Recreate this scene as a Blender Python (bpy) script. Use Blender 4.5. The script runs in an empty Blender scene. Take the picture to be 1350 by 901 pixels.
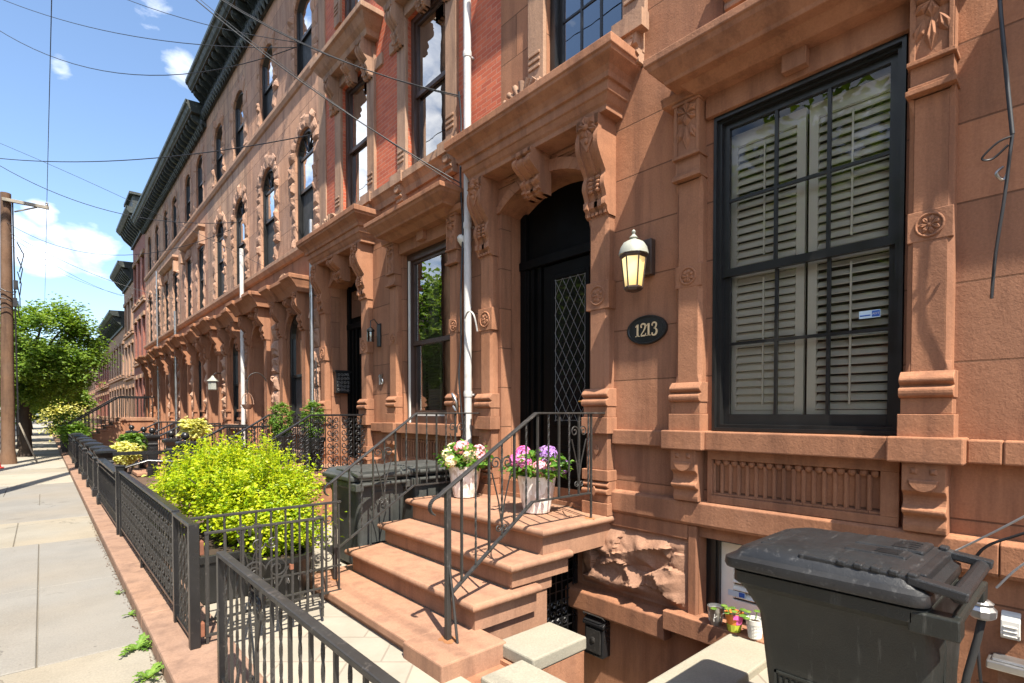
import bpy, math, random
from mathutils import Vector, Matrix, noise
R = math.radians
random.seed(7)
SC = bpy.context.scene
COL = SC.collection
BASE = {}          # object name -> world base of its thing
FX = 4.0           # x of the facade plane; outward is -x, +y runs down the street

# ------------------------------------------------------------------ materials
def new_mat(name):
    m = bpy.data.materials.new(name); m.use_nodes = True
    nt = m.node_tree; b = nt.nodes['Principled BSDF']
    return m, nt, b
def N(nt, t, **k):
    n = nt.nodes.new(t)
    for a, v in k.items(): setattr(n, a, v)
    return n
def L(nt, a, b): nt.links.new(a, b)
def ramp(nt, fac, stops):
    r = N(nt, 'ShaderNodeValToRGB'); e = r.color_ramp.elements
    while len(e) < len(stops): e.new(0.5)
    for i, (p, c) in enumerate(stops):
        e[i].position = p; e[i].color = (c[0], c[1], c[2], 1)
    L(nt, fac, r.inputs[0]); return r.outputs[0]
def pos(nt, scale=(1, 1, 1)):
    g = N(nt, 'ShaderNodeNewGeometry'); mp = N(nt, 'ShaderNodeMapping')
    L(nt, g.outputs['Position'], mp.inputs['Vector']); mp.inputs['Scale'].default_value = scale
    return mp.outputs[0]
def noi(nt, vec, scale, detail=4, rough=.55):
    n = N(nt, 'ShaderNodeTexNoise'); n.inputs['Scale'].default_value = scale
    n.inputs['Detail'].default_value = detail; n.inputs['Roughness'].default_value = rough
    L(nt, vec, n.inputs['Vector']); return n.outputs['Fac']
def mixc(nt, fac, a, b, mode='MIX'):
    m = N(nt, 'ShaderNodeMix', data_type='RGBA', blend_type=mode)
    for s, v in ((m.inputs[0], fac), (m.inputs[6], a), (m.inputs[7], b)):
        if isinstance(v, (int, float)): s.default_value = v
        elif isinstance(v, tuple): s.default_value = (v[0], v[1], v[2], 1)
        else: L(nt, v, s)
    return m.outputs[2]
def bump(nt, h, strength, dist, prev=None):
    b = N(nt, 'ShaderNodeBump'); b.inputs['Strength'].default_value = strength; b.inputs['Distance'].default_value = dist
    L(nt, h, b.inputs['Height'])
    if prev: L(nt, prev, b.inputs['Normal'])
    return b.outputs[0]
def mth(nt, op, a, b=0.0):
    m = N(nt, 'ShaderNodeMath', operation=op)
    for i, v in enumerate((a, b)):
        if isinstance(v, (int, float)): m.inputs[i].default_value = v
        else: L(nt, v, m.inputs[i])
    return m.outputs[0]

def stone_mat(name, c, var=.25, grain=.5, rough=.85, joints=None, stain=.35, streak=True, big=1.1, pits=.35, paving=False):
    m, nt, b = new_mat(name)
    p = pos(nt)
    dark = tuple(x * (1 - var) for x in c); light = tuple(min(1, x * (1 + var * .8)) for x in c)
    col = ramp(nt, noi(nt, p, big, 8, .66), [(.37, dark), (.50, c), (.63, light)])
    hue = ramp(nt, noi(nt, pos(nt, (1, 1, 1.4)), big * .45, 3, .5), [(.35, (c[0] * .92, c[1] * 1.02, c[2] * 1.18)), (.65, (c[0] * 1.06, c[1] * .95, c[2] * .82))])
    col = mixc(nt, .45, col, hue)
    fine = noi(nt, p, 70, 3, .75)
    col = mixc(nt, .38, col, ramp(nt, fine, [(.3, tuple(x * .62 for x in c)), (.7, tuple(min(1, x * 1.3) for x in c))]))
    spk = ramp(nt, noi(nt, p, 24, 5, .8), [(.60, (0, 0, 0)), (.70, (1, 1, 1))])
    col = mixc(nt, mth(nt, 'MULTIPLY', spk, pits), col, tuple(x * .5 for x in c))
    if streak:
        s = noi(nt, pos(nt, (2.6, 2.6, .22)), 2.0, 6, .68)
        f = ramp(nt, s, [(.46, (0, 0, 0)), (.64, (1, 1, 1))])
        col = mixc(nt, mth(nt, 'MULTIPLY', f, stain), col, (c[0] * .36, c[1] * .36, c[2] * .42))
        s2 = noi(nt, pos(nt, (1.6, 1.6, .6)), 1.3, 6, .66)
        f2 = ramp(nt, s2, [(.52, (0, 0, 0)), (.68, (1, 1, 1))])
        col = mixc(nt, mth(nt, 'MULTIPLY', f2, stain * .7), col, (min(1, c[0] * 1.28), min(1, c[1] * 1.4), min(1, c[2] * 1.55)))
        s3 = noi(nt, p, 3.1, 7, .7)
        f3 = ramp(nt, s3, [(.56, (0, 0, 0)), (.61, (1, 1, 1))])
        col = mixc(nt, mth(nt, 'MULTIPLY', f3, stain * .5), col, (c[0] * .62, c[1] * .6, c[2] * .62))
    if paving:
        for sc_, lim, amt, cc in ((7.0, .06, .75, .45), (3.1, .05, .55, .35), (1.1, .16, .35, .55)):     # gum, spots, old damp marks
            v = N(nt, 'ShaderNodeTexVoronoi'); v.inputs['Scale'].default_value = sc_; v.inputs['Randomness'].default_value = 1; L(nt, p, v.inputs['Vector'])
            dd_ = mth(nt, 'ADD', v.outputs['Distance'], mth(nt, 'MULTIPLY', noi(nt, p, sc_ * 9, 3), lim * 1.2))
            ff = ramp(nt, dd_, [(lim * 1.1, (1, 1, 1)), (lim * 1.5, (0, 0, 0))])
            col = mixc(nt, mth(nt, 'MULTIPLY', ff, amt), col, tuple(x * cc for x in c))
        v = N(nt, 'ShaderNodeTexVoronoi', feature='DISTANCE_TO_EDGE'); v.inputs['Scale'].default_value = .42
        wv = N(nt, 'ShaderNodeVectorMath', operation='ADD'); nz_ = N(nt, 'ShaderNodeTexNoise'); nz_.inputs['Scale'].default_value = 2.2; nz_.inputs['Detail'].default_value = 5
        L(nt, p, nz_.inputs['Vector']); L(nt, p, wv.inputs[0]); L(nt, nz_.outputs['Color'], wv.inputs[1]); L(nt, wv.outputs[0], v.inputs['Vector'])
        gate = ramp(nt, noi(nt, p, .35, 2), [(.52, (0, 0, 0)), (.56, (1, 1, 1))])
        ck = mth(nt, 'MULTIPLY', ramp(nt, v.outputs['Distance'], [(.003, (1, 1, 1)), (.007, (0, 0, 0))]), gate)
        col = mixc(nt, mth(nt, 'MULTIPLY', ck, .6), col, tuple(x * .35 for x in c))
    nrm = bump(nt, fine, grain, .004)
    nrm = bump(nt, noi(nt, p, 11, 6, .65), grain * .6, .014, nrm)
    if joints:
        w, h, z0, mort = joints
        g = N(nt, 'ShaderNodeNewGeometry'); sx = N(nt, 'ShaderNodeSeparateXYZ'); cb = N(nt, 'ShaderNodeCombineXYZ')
        L(nt, g.outputs['Position'], sx.inputs[0])
        L(nt, mth(nt, 'ADD', sx.outputs[1], mth(nt, 'MULTIPLY', sx.outputs[0], 1.0)), cb.inputs[0]); L(nt, mth(nt, 'SUBTRACT', sx.outputs[2], z0), cb.inputs[1])
        br = N(nt, 'ShaderNodeTexBrick'); L(nt, cb.outputs[0], br.inputs['Vector'])
        br.inputs['Scale'].default_value = 1; br.inputs['Brick Width'].default_value = w; br.inputs['Row Height'].default_value = h
        br.inputs['Mortar Size'].default_value = mort; br.inputs['Mortar Smooth'].default_value = .3
        br.inputs['Color1'].default_value = (.78, .79, .82, 1); br.inputs['Color2'].default_value = (1.14, 1.10, 1.06, 1); br.inputs['Mortar'].default_value = (1, 1, 1, 1)
        col = mixc(nt, 1.0, col, br.outputs['Color'], 'MULTIPLY')
        col = mixc(nt, mth(nt, 'MULTIPLY', br.outputs['Fac'], .75), col, tuple(x * .28 for x in c))
        nrm = bump(nt, mth(nt, 'SUBTRACT', 1.0, br.outputs['Fac']), .9, .01, nrm)
    L(nt, col, b.inputs['Base Color']); b.inputs['Roughness'].default_value = rough
    b.inputs['Specular IOR Level'].default_value = .25
    L(nt, nrm, b.inputs['Normal'])
    return m

def brick_mat(name, c1, c2, mortar, w=.19, h=.06):
    m, nt, b = new_mat(name)
    g = N(nt, 'ShaderNodeNewGeometry'); sx = N(nt, 'ShaderNodeSeparateXYZ'); cb = N(nt, 'ShaderNodeCombineXYZ')
    L(nt, g.outputs['Position'], sx.inputs[0]); L(nt, mth(nt, 'ADD', sx.outputs[1], sx.outputs[0]), cb.inputs[0]); L(nt, sx.outputs[2], cb.inputs[1])
    br = N(nt, 'ShaderNodeTexBrick'); L(nt, cb.outputs[0], br.inputs['Vector'])
    br.inputs['Scale'].default_value = 1; br.inputs['Brick Width'].default_value = w; br.inputs['Row Height'].default_value = h
    br.inputs['Mortar Size'].default_value = .006; br.inputs['Mortar Smooth'].default_value = .2
    br.inputs['Color1'].default_value = (*c1, 1); br.inputs['Color2'].default_value = (*c2, 1); br.inputs['Mortar'].default_value = (*mortar, 1)
    n = noi(nt, pos(nt), 1.4, 6, .6)
    col = mixc(nt, mth(nt, 'MULTIPLY', ramp(nt, n, [(.45, (0, 0, 0)), (.75, (1, 1, 1))]), .4), br.outputs['Color'], tuple(x * .55 for x in c1))
    w2 = noi(nt, pos(nt, (1, 1, .5)), 5, 4, .7)
    col = mixc(nt, mth(nt, 'MULTIPLY', ramp(nt, w2, [(.62, (0, 0, 0)), (.75, (1, 1, 1))]), .35), col, (.62, .42, .34))
    L(nt, col, b.inputs['Base Color']); b.inputs['Roughness'].default_value = .8
    nrm = bump(nt, mth(nt, 'SUBTRACT', 1.0, br.outputs['Fac']), .7, .008)
    L(nt, bump(nt, noi(nt, pos(nt), 40, 3), .4, .005, nrm), b.inputs['Normal'])
    return m

def plain_mat(name, c, rough=.5, metal=0.0, var=.15, bscale=30, bs=.15, spec=.5, wear=None, wsc=(1, 1, 1)):
    m, nt, b = new_mat(name)
    p = pos(nt)
    col = ramp(nt, noi(nt, p, 3.5, 6, .65), [(.3, tuple(x * (1 - var) for x in c)), (.7, tuple(min(1, x * (1 + var)) for x in c))])
    if wear:
        f = ramp(nt, noi(nt, pos(nt, wsc), wear[1], 6, .7), [(wear[2], (0, 0, 0)), (wear[2] + .1, (1, 1, 1))])
        col = mixc(nt, mth(nt, 'MULTIPLY', f, wear[3]), col, wear[0])
    L(nt, col, b.inputs['Base Color'])
    r = ramp(nt, noi(nt, p, 8, 4), [(.3, (rough * .8,) * 3), (.7, (min(1, rough * 1.25),) * 3)])
    L(nt, r, b.inputs['Roughness']); b.inputs['Metallic'].default_value = metal; b.inputs['Specular IOR Level'].default_value = spec
    L(nt, bump(nt, noi(nt, p, bscale, 3), bs, .004), b.inputs['Normal'])
    return m

def leaf_mat(name, cols, scale=9, trans=.35, rough=.45):
    m, nt, b = new_mat(name)
    p = pos(nt)
    f = mth(nt, 'ADD', mth(nt, 'MULTIPLY', noi(nt, p, scale, 2), .6), mth(nt, 'MULTIPLY', noi(nt, p, scale * 6, 1), .4))
    n = len(cols)
    col = ramp(nt, f, [(.3 + .4 * i / max(1, n - 1), c) for i, c in enumerate(cols)])
    L(nt, col, b.inputs['Base Color']); b.inputs['Roughness'].default_value = rough; b.inputs['Specular IOR Level'].default_value = .35
    t = N(nt, 'ShaderNodeBsdfTranslucent'); L(nt, mixc(nt, 1.0, col, (1.5, 1.45, .6), 'MULTIPLY'), t.inputs['Color'])
    mx = N(nt, 'ShaderNodeMixShader'); mx.inputs[0].default_value = trans
    L(nt, b.outputs[0], mx.inputs[1]); L(nt, t.outputs[0], mx.inputs[2])
    L(nt, mx.outputs[0], nt.nodes['Material Output'].inputs['Surface'])
    return m

def glass_mat(name, tint=(.9, .93, .9), refl=1.35, wav=.0):
    m, nt, b = new_mat(name); nt.nodes.remove(b)
    fr = N(nt, 'ShaderNodeFresnel'); fr.inputs['IOR'].default_value = 1.52
    g = N(nt, 'ShaderNodeBsdfGlossy'); g.inputs['Roughness'].default_value = .005; g.inputs['Color'].default_value = (1, 1, 1, 1)
    t = N(nt, 'ShaderNodeBsdfTransparent'); t.inputs['Color'].default_value = (*tint, 1)
    mx = N(nt, 'ShaderNodeMixShader')
    L(nt, mth(nt, 'MINIMUM', mth(nt, 'MULTIPLY', fr.outputs[0], refl), 1.0), mx.inputs[0]); L(nt, t.outputs[0], mx.inputs[1]); L(nt, g.outputs[0], mx.inputs[2])
    nb = bump(nt, noi(nt, pos(nt), 1.7, 2), wav, .02)
    L(nt, nb, g.inputs['Normal'])
    L(nt, mx.outputs[0], nt.nodes['Material Output'].inputs['Surface'])
    return m

def dark_pane(name, c=(.012, .014, .016), spec=.8, wav=.12):
    m, nt, b = new_mat(name)
    b.inputs['Base Color'].default_value = (*c, 1); b.inputs['Roughness'].default_value = .02
    b.inputs['Specular IOR Level'].default_value = spec; b.inputs['Coat Weight'].default_value = .6; b.inputs['Coat Roughness'].default_value = .01
    L(nt, bump(nt, noi(nt, pos(nt), 1.5, 2), wav, .02), b.inputs['Normal'])
    return m

M = {}
M['brown'] = stone_mat('brownstone_stucco', (.335, .160, .090), joints=(2.4, .46, 2.05, .006), var=.22, stain=.48)
M['brown_trim'] = stone_mat('brownstone_trim', (.325, .153, .085), var=.26, stain=.5)
M['brown_step'] = stone_mat('brownstone_step', (.325, .178, .112), var=.2, stain=.38, grain=.35)
M['rough_brown'] = stone_mat('rough_brownstone', (.32, .180, .118), var=.3, grain=.9, stain=.3)
M['pink'] = stone_mat('pink_ashlar', (.46, .265, .175), joints=(1.1, .55, 5.1, .008), var=.30, stain=.6, grain=.9)
M['pink_b'] = stone_mat('tan_ashlar', (.42, .26, .175), joints=(.9, .46, 5.1, .008), var=.34, stain=.65, grain=.9)
M['pink_c'] = stone_mat('brown_ashlar', (.40, .225, .15), joints=(1.3, .6, 5.1, .008), var=.34, stain=.6, grain=.9)
M['pink_trim'] = stone_mat('pink_trim', (.40, .24, .16), var=.3, stain=.4)
M['rough_pink'] = stone_mat('rough_pink', (.40, .24, .165), var=.36, grain=1.0, stain=.4)
M['tan'] = stone_mat('tan_trim', (.36, .22, .145), var=.3, stain=.6)
M['brick'] = brick_mat('red_brick', (.54, .130, .058), (.39, .080, .038), (.44, .20, .13))
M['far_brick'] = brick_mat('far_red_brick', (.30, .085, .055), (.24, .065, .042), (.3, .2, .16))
M['iron'] = plain_mat('black_iron', (.014, .014, .015), rough=.30, bs=.3, wear=((.11, .095, .085), 26, .60, .5))
M['iron_old'] = plain_mat('weathered_iron', (.03, .028, .026), rough=.5, bs=.4, wear=((.12, .105, .095), 22, .57, .5))
M['rust'] = plain_mat('rusty_iron', (.20, .075, .04), rough=.8, var=.4, bs=.5)
M['cornice'] = plain_mat('cornice_paint', (.020, .026, .024), rough=.55, wear=((.12, .14, .12), 6, .56, .6))
M['cornice_green'] = plain_mat('cornice_green_edge', (.018, .034, .028), rough=.5, wear=((.12, .15, .12), 5, .58, .4))
M['black_wood'] = plain_mat('black_gloss_wood', (.004, .004, .004), rough=.5, bs=.05, spec=.08)
M['black_frame'] = plain_mat('black_window_frame', (.013, .013, .013), rough=.35, bs=.06)
M['brown_frame'] = plain_mat('brown_window_frame', (.055, .03, .022), rough=.45, bs=.1)
M['white'] = plain_mat('white_paint', (.62, .61, .57), rough=.45, var=.05, bs=.05)
M['white_pipe'] = plain_mat('white_pipe', (.52, .51, .5), rough=.45, var=.12, bs=.15, wear=((.33, .30, .27), 4, .58, .5))
M['shutter'] = plain_mat('shutter_white', (.88, .85, .76), rough=.5, var=.04, bs=.03)
M['glass'] = glass_mat('clear_glass', (.98, .97, .93), 1.0, .05)
M['glassB'] = glass_mat('mirror_glass', (.55, .6, .56), 4.0, .06)
M['pane'] = dark_pane('dark_pane')
M['pane_sky'] = glass_mat('sky_pane', (.25, .28, .3), 4.5, .08)
M['screen'] = plain_mat('insect_screen', (.035, .037, .04), rough=.7, bs=.1)
M['room'] = plain_mat('room_dark', (.11, .095, .08), rough=.9)
M['bin'] = plain_mat('bin_plastic', (.020, .022, .020), rough=.40, var=.2, bscale=160, bs=.35, spec=.35, wsc=(5, 5, .5), wear=((.12, .12, .11), 6, .58, .3))
M['bin_old'] = plain_mat('bin_old_plastic', (.05, .053, .05), rough=.5, var=.25, bscale=60, bs=.3, wear=((.16, .155, .14), 5, .58, .4))
M['bin_lid'] = plain_mat('bin_lid_plastic', (.020, .021, .023), rough=.36, var=.2, bscale=220, bs=.45, spec=.4, wsc=(.6, 4, 4), wear=((.12, .12, .12), 9, .58, .35))
M['slab'] = stone_mat('bluestone_slab', (.285, .262, .205), var=.22, stain=.3, streak=False, grain=.4, big=2.5)
M['blue_flag'] = stone_mat('bluestone_flag', (.205, .192, .17), var=.2, paving=True, streak=False, grain=.35, big=1.4)
M['warm_flag'] = stone_mat('warm_flag', (.25, .225, .18), var=.2, paving=True, streak=False, grain=.35, big=1.8)
M['concrete'] = stone_mat('pale_concrete', (.30, .272, .222), var=.18, paving=True, streak=False, grain=.35, big=.8)
M['joint'] = stone_mat('joint_dirt', (.16, .14, .11), var=.3, streak=False)
M['kerb'] = stone_mat('kerb_brownstone', (.265, .165, .115), var=.24, stain=.45, grain=.4)
M['asphalt'] = stone_mat('asphalt', (.055, .055, .055), var=.2, streak=False)
M['ground'] = stone_mat('ground_soil', (.12, .10, .08), var=.2, streak=False)
M['soil'] = stone_mat('pot_soil', (.05, .035, .025), var=.4, streak=False, grain=1)
M['mulch'] = stone_mat('garden_soil', (.10, .065, .045), var=.4, streak=False, grain=1)
M['leaf_gold'] = leaf_mat('golden_privet', [(.04, .13, .006), (.23, .36, .010), (.46, .50, .015), (.64, .61, .05)], 11, .4)
M['leaf_green'] = leaf_mat('box_leaf', [(.05, .12, .02), (.13, .24, .035), (.26, .37, .07)], 12)
M['leaf_tree'] = leaf_mat('tree_leaf', [(.05, .12, .016), (.15, .25, .035), (.30, .39, .07)], 2.2, .4)
M['leaf_var'] = leaf_mat('variegated_leaf', [(.22, .30, .05), (.60, .58, .20), (.72, .68, .36)], 14)
M['leaf_dark'] = leaf_mat('hydrangea_leaf', [(.03, .10, .012), (.09, .22, .03), (.26, .36, .05)], 14)
M['fl_pink'] = leaf_mat('petal_pink', [(.80, .28, .42), (.85, .45, .55), (.90, .70, .62)], 20, .25)
M['fl_pale'] = leaf_mat('petal_pale', [(.85, .62, .55), (.90, .80, .60), (.80, .78, .40)], 20, .25)
M['fl_violet'] = leaf_mat('petal_violet', [(.32, .13, .58), (.48, .28, .70), (.62, .42, .76)], 20, .25)
M['fl_magenta'] = leaf_mat('petal_magenta', [(.62, .08, .42), (.75, .20, .55), (.82, .40, .62)], 20, .25)
M['bark'] = stone_mat('bark', (.075, .055, .042), var=.4, grain=1, big=4)
M['pole_wood'] = stone_mat('pole_wood', (.15, .088, .055), var=.4, grain=.8, big=2, stain=.6)
M['grey_wood'] = stone_mat('grey_wood', (.30, .27, .22), var=.25, grain=.6)
M['wire'] = plain_mat('wire_black', (.016, .016, .018), rough=.5)
M['wire_pale'] = plain_mat('wire_pale', (.45, .44, .42), rough=.5)
M['brass'] = plain_mat('brass', (.55, .33, .10), rough=.25, metal=1.0, var=.1)
M['steel'] = plain_mat('galvanised', (.45, .45, .45), rough=.35, metal=.9)
M['numeral'] = plain_mat('numeral_gold', (.70, .55, .33), rough=.45, var=.05)
M['plaque'] = plain_mat('plaque_black', (.012, .012, .012), rough=.4)
M['verdigris'] = plain_mat('lamp_cap', (.30, .31, .27), rough=.55, var=.25, wear=((.15, .13, .11), 30, .6, .6))
M['bronze'] = plain_mat('lamp_bronze', (.05, .03, .022), rough=.45)
M['door_glass'] = dark_pane('door_glass', (.010, .010, .010), .25, .05)
M['lead'] = plain_mat('leading', (.15, .15, .145), rough=.6)
M['blue_print'] = plain_mat('blue_print', (.03, .12, .48), rough=.4, var=.03)
M['pale_print'] = plain_mat('pale_print', (.55, .70, .80), rough=.4, var=.03)
M['orange_pot'] = plain_mat('orange_paint', (.70, .22, .04), rough=.5)
M['pink_pot'] = plain_mat('pink_paint', (.75, .12, .40), rough=.5)
M['lime_pot'] = plain_mat('lime_paint', (.40, .45, .04), rough=.5)
M['cone'] = plain_mat('cone_red', (.60, .06, .04), rough=.5)
M['car'] = plain_mat('car_purple', (.045, .02, .06), rough=.2, var=.02)
M['rubber'] = plain_mat('rubber', (.02, .02, .02), rough=.8)
M['rust_stain'] = stone_mat('rust_stain', (.33, .145, .062), var=.25, streak=False)
M['tile_pale'] = None
def tile_mat():
    m, nt, b = new_mat('areaway_tile')
    g = N(nt, 'ShaderNodeNewGeometry'); mp = N(nt, 'ShaderNodeMapping'); L(nt, g.outputs['Position'], mp.inputs['Vector'])
    mp.inputs['Rotation'].default_value = (0, 0, R(42))
    br = N(nt, 'ShaderNodeTexBrick'); L(nt, mp.outputs[0], br.inputs['Vector'])
    br.inputs['Scale'].default_value = 1; br.inputs['Brick Width'].default_value = .46; br.inputs['Row Height'].default_value = .40
    br.inputs['Mortar Size'].default_value = .007; br.inputs['Color1'].default_value = (.33, .295, .23, 1); br.inputs['Color2'].default_value = (.27, .245, .20, 1)
    br.inputs['Mortar'].default_value = (.17, .14, .11, 1)
    n = noi(nt, pos(nt), 3, 6, .65)
    col = mixc(nt, .4, br.outputs['Color'], ramp(nt, n, [(.3, (.22,.19,.15)), (.7, (.37,.335,.275))]))
    L(nt, col, b.inputs['Base Color']); b.inputs['Roughness'].default_value = .8
    nr = bump(nt, mth(nt, 'SUBTRACT', 1.0, br.outputs['Fac']), .6, .006)
    L(nt, bump(nt, noi(nt, pos(nt), 30, 4), .4, .006, nr), b.inputs['Normal'])
    return m
M['tile_pale'] = tile_mat()
def pot_mat():
    m, nt, b = new_mat('pearl_pot')
    v = N(nt, 'ShaderNodeTexVoronoi'); v.inputs['Scale'].default_value = 1
    L(nt, pos(nt, (34, 34, 12)), v.inputs['Vector'])
    col = ramp(nt, v.outputs['Color'], [(.2, (.58, .50, .44)), (.5, (.78, .74, .70)), (.85, (.92, .90, .88))])
    L(nt, col, b.inputs['Base Color']); b.inputs['Roughness'].default_value = .28
    b.inputs['Coat Weight'].default_value = .4
    L(nt, bump(nt, v.outputs['Distance'], .3, .004), b.inputs['Normal'])
    return m
M['pearl'] = pot_mat()
def lamp_glass():
    m, nt, b = new_mat('amber_lit_glass')
    # lit lamp glass: brightest round the bulb at its middle
    tc = N(nt, 'ShaderNodeNewGeometry'); sx = N(nt, 'ShaderNodeVectorMath', operation='DISTANCE')
    L(nt, tc.outputs['Position'], sx.inputs[0]); sx.inputs[1].default_value = (3.69, 2.69, 2.99)
    f = ramp(nt, sx.outputs['Value'], [(.08, (1, 1, 1)), (.24, (0, 0, 0))])
    b.inputs['Base Color'].default_value = (.50, .34, .12, 1); b.inputs['Roughness'].default_value = .3
    L(nt, mixc(nt, f, (.75, .42, .10), (1.0, .78, .38)), b.inputs['Emission Color'])
    L(nt, mth(nt, 'ADD', mth(nt, 'MULTIPLY', f, .5), .06), b.inputs['Emission Strength'])
    return m
M['lamp_glass'] = lamp_glass()
# ------------------------------------------------------------------ mesh builder (world coordinates)
class MB:
    def __init__(s): s.v = []; s.f = []; s.mi = []; s.m = 0
    def add(s, vs, fs):
        o = len(s.v); s.v += [tuple(p) for p in vs]; s.f += [tuple(i + o for i in f) for f in fs]; s.mi += [s.m] * len(fs); return s
    def box(s, x0, x1, y0, y1, z0, z1):
        return s.add([(x0, y0, z0), (x1, y0, z0), (x1, y1, z0), (x0, y1, z0), (x0, y0, z1), (x1, y0, z1), (x1, y1, z1), (x0, y1, z1)],
                     [(0, 3, 2, 1), (4, 5, 6, 7), (0, 1, 5, 4), (1, 2, 6, 5), (2, 3, 7, 6), (3, 0, 4, 7)])
    def dbox(s, d0, d1, y0, y1, z0, z1):          # depth outward from the facade plane
        return s.box(FX - d1, FX - d0, y0, y1, z0, z1)
    def obox(s, c, ax, ay, az):                    # oriented box: centre and half axes
        c, ax, ay, az = map(Vector, (c, ax, ay, az)); vs = []
        for k in (-1, 1):
            for j, i in ((-1, -1), (-1, 1), (1, 1), (1, -1)): vs.append(c + ax * i + ay * j + az * k)
        return s.add(vs, [(0, 3, 2, 1), (4, 5, 6, 7), (0, 1, 5, 4), (1, 2, 6, 5), (2, 3, 7, 6), (3, 0, 4, 7)])
    def beam(s, a, b, w, h=None, up=(0, 0, 1)):    # square bar from a to b
        a, b = Vector(a), Vector(b); h = h or w; d = (b - a).normalized(); u = Vector(up)
        if abs(d.dot(u)) > .98: u = Vector((1, 0, 0))
        sx = d.cross(u).normalized(); sz = sx.cross(d).normalized()
        return s.obox((a + b) / 2, (b - a) / 2, sx * w / 2, sz * h / 2)
    def prism(s, poly, fn0, fn1):                  # polygon of 2-D points, two maps to 3-D
        n = len(poly); vs = [fn0(*p) for p in poly] + [fn1(*p) for p in poly]
        fs = [tuple(range(n)), tuple(range(2 * n - 1, n - 1, -1))] + [(i, i + n, (i + 1) % n + n, (i + 1) % n) for i in range(n)]
        return s.add(vs, fs)
    def yprism(s, poly, y0, y1):                   # polygon of (depth, z) run along the street
        return s.prism(poly, lambda d, z: (FX - d, y0, z), lambda d, z: (FX - d, y1, z))
    def tube(s, pts, r, n=6, caps=True, closed=False):
        pts = [Vector(p) for p in pts]; m = len(pts)
        rr = r if isinstance(r, (list, tuple)) else [r] * m
        t0 = (pts[1] - pts[0]).normalized(); u = Vector((0, 0, 1)) if abs(t0.z) < .9 else Vector((1, 0, 0))
        nv = t0.cross(u).normalized(); rings = []
        for i, p in enumerate(pts):
            if closed: t = (pts[(i + 1) % m] - pts[i - 1]).normalized()
            else: t = (pts[min(i + 1, m - 1)] - pts[max(i - 1, 0)]).normalized()
            nv = (nv - t * nv.dot(t)); nv = nv.normalized() if nv.length > 1e-6 else t.orthogonal().normalized(); bv = t.cross(nv)
            rings.append([p + (nv * math.cos(2 * math.pi * k / n) + bv * math.sin(2 * math.pi * k / n)) * rr[i] for k in range(n)])
        vs = [q for rg in rings for q in rg]; fs = []
        for i in range(m if closed else m - 1):
            a, b = i * n, ((i + 1) % m) * n
            for k in range(n): fs.append((a + k, a + (k + 1) % n, b + (k + 1) % n, b + k))
        if caps and not closed: fs += [tuple(range(n - 1, -1, -1)), tuple(range((m - 1) * n, m * n))]
        return s.add(vs, fs)
    def lathe(s, c, prof, n=20, axis='z', closed=True):   # prof of (radius, height)
        c = Vector(c); vs = []
        for r, h in prof:
            for k in range(n):
                a = 2 * math.pi * k / n; p, q = r * math.cos(a), r * math.sin(a)
                vs.append(c + Vector((p, q, h) if axis == 'z' else ((-h, p, q) if axis == 'x' else (p, -h, q))))
        fs = []
        for i in range(len(prof) - 1):
            for k in range(n): fs.append((i * n + k, i * n + (k + 1) % n, (i + 1) * n + (k + 1) % n, (i + 1) * n + k))
        if closed: fs += [tuple(range(n - 1, -1, -1)), tuple(range((len(prof) - 1) * n, len(prof) * n))]
        return s.add(vs, fs)
    def ell(s, c, rx, ry, rz, nu=8, nv=6):
        prof = [(math.sin(math.pi * i / nv), -math.cos(math.pi * i / nv)) for i in range(nv + 1)]
        o = len(s.v); s.lathe((0, 0, 0), [(max(a, 1e-3), b) for a, b in prof], nu)
        for i in range(o, len(s.v)):
            x, y, z = s.v[i]; s.v[i] = (c[0] + x * rx, c[1] + y * ry, c[2] + z * rz)
        return s
    def build(s, name, mat, parent=None, base=None, smooth=None, bevel=0, seg=2, link=True):
        mats = mat if isinstance(mat, (list, tuple)) else [mat]
        if base is None: base = BASE[parent.name] if parent is not None else (Vector(s.v[0]) if s.v else Vector())
        base = Vector(base)
        me = bpy.data.meshes.new(name); me.from_pydata([(p[0] - base[0], p[1] - base[1], p[2] - base[2]) for p in s.v], [], s.f)
        for m in mats: me.materials.append(m)
        if len(mats) > 1: me.polygons.foreach_set('material_index', s.mi)
        if smooth is not None:
            me.polygons.foreach_set('use_smooth', [True] * len(me.polygons)); me.set_sharp_from_angle(angle=R(smooth))
        me.update()
        o = bpy.data.objects.new(name, me); COL.objects.link(o)
        if parent is not None: o.parent = parent
        else: o.location = base
        BASE[o.name] = base
        if bevel:
            bm = o.modifiers.new('bevel', 'BEVEL'); bm.width = bevel; bm.segments = seg; bm.limit_method = 'ANGLE'; bm.angle_limit = R(38)
        return o
def tag(o, label=None, cat=None, group=None, kind=None):
    if label: o['label'] = label
    if cat: o['category'] = cat
    if group: o['group'] = group
    if kind: o['kind'] = kind
    return o
def thing(name, base, label, cat, group=None):
    o = bpy.data.objects.new(name, None); COL.objects.link(o); o.location = base; o.empty_display_size = .2
    BASE[o.name] = Vector(base); return tag(o, label, cat, group)
def inst(o, parent, off=(0, 0, 0), rot=None):      # another copy of a part, same mesh
    c = o.copy(); COL.objects.link(c); c.parent = parent
    c.location = Vector(o.location) + Vector(off)
    if rot: c.rotation_euler = rot
    BASE[c.name] = BASE.get(o.name, Vector()); return c
def copy_tree(o, off, parent=None):
    c = o.copy(); COL.objects.link(c)
    if parent is None: c.location = Vector(o.location) + Vector(off)
    else: c.parent = parent
    BASE[c.name] = BASE[o.name] + Vector(off)
    for ch in list(o.children): copy_tree(ch, off, c)
    return c
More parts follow.
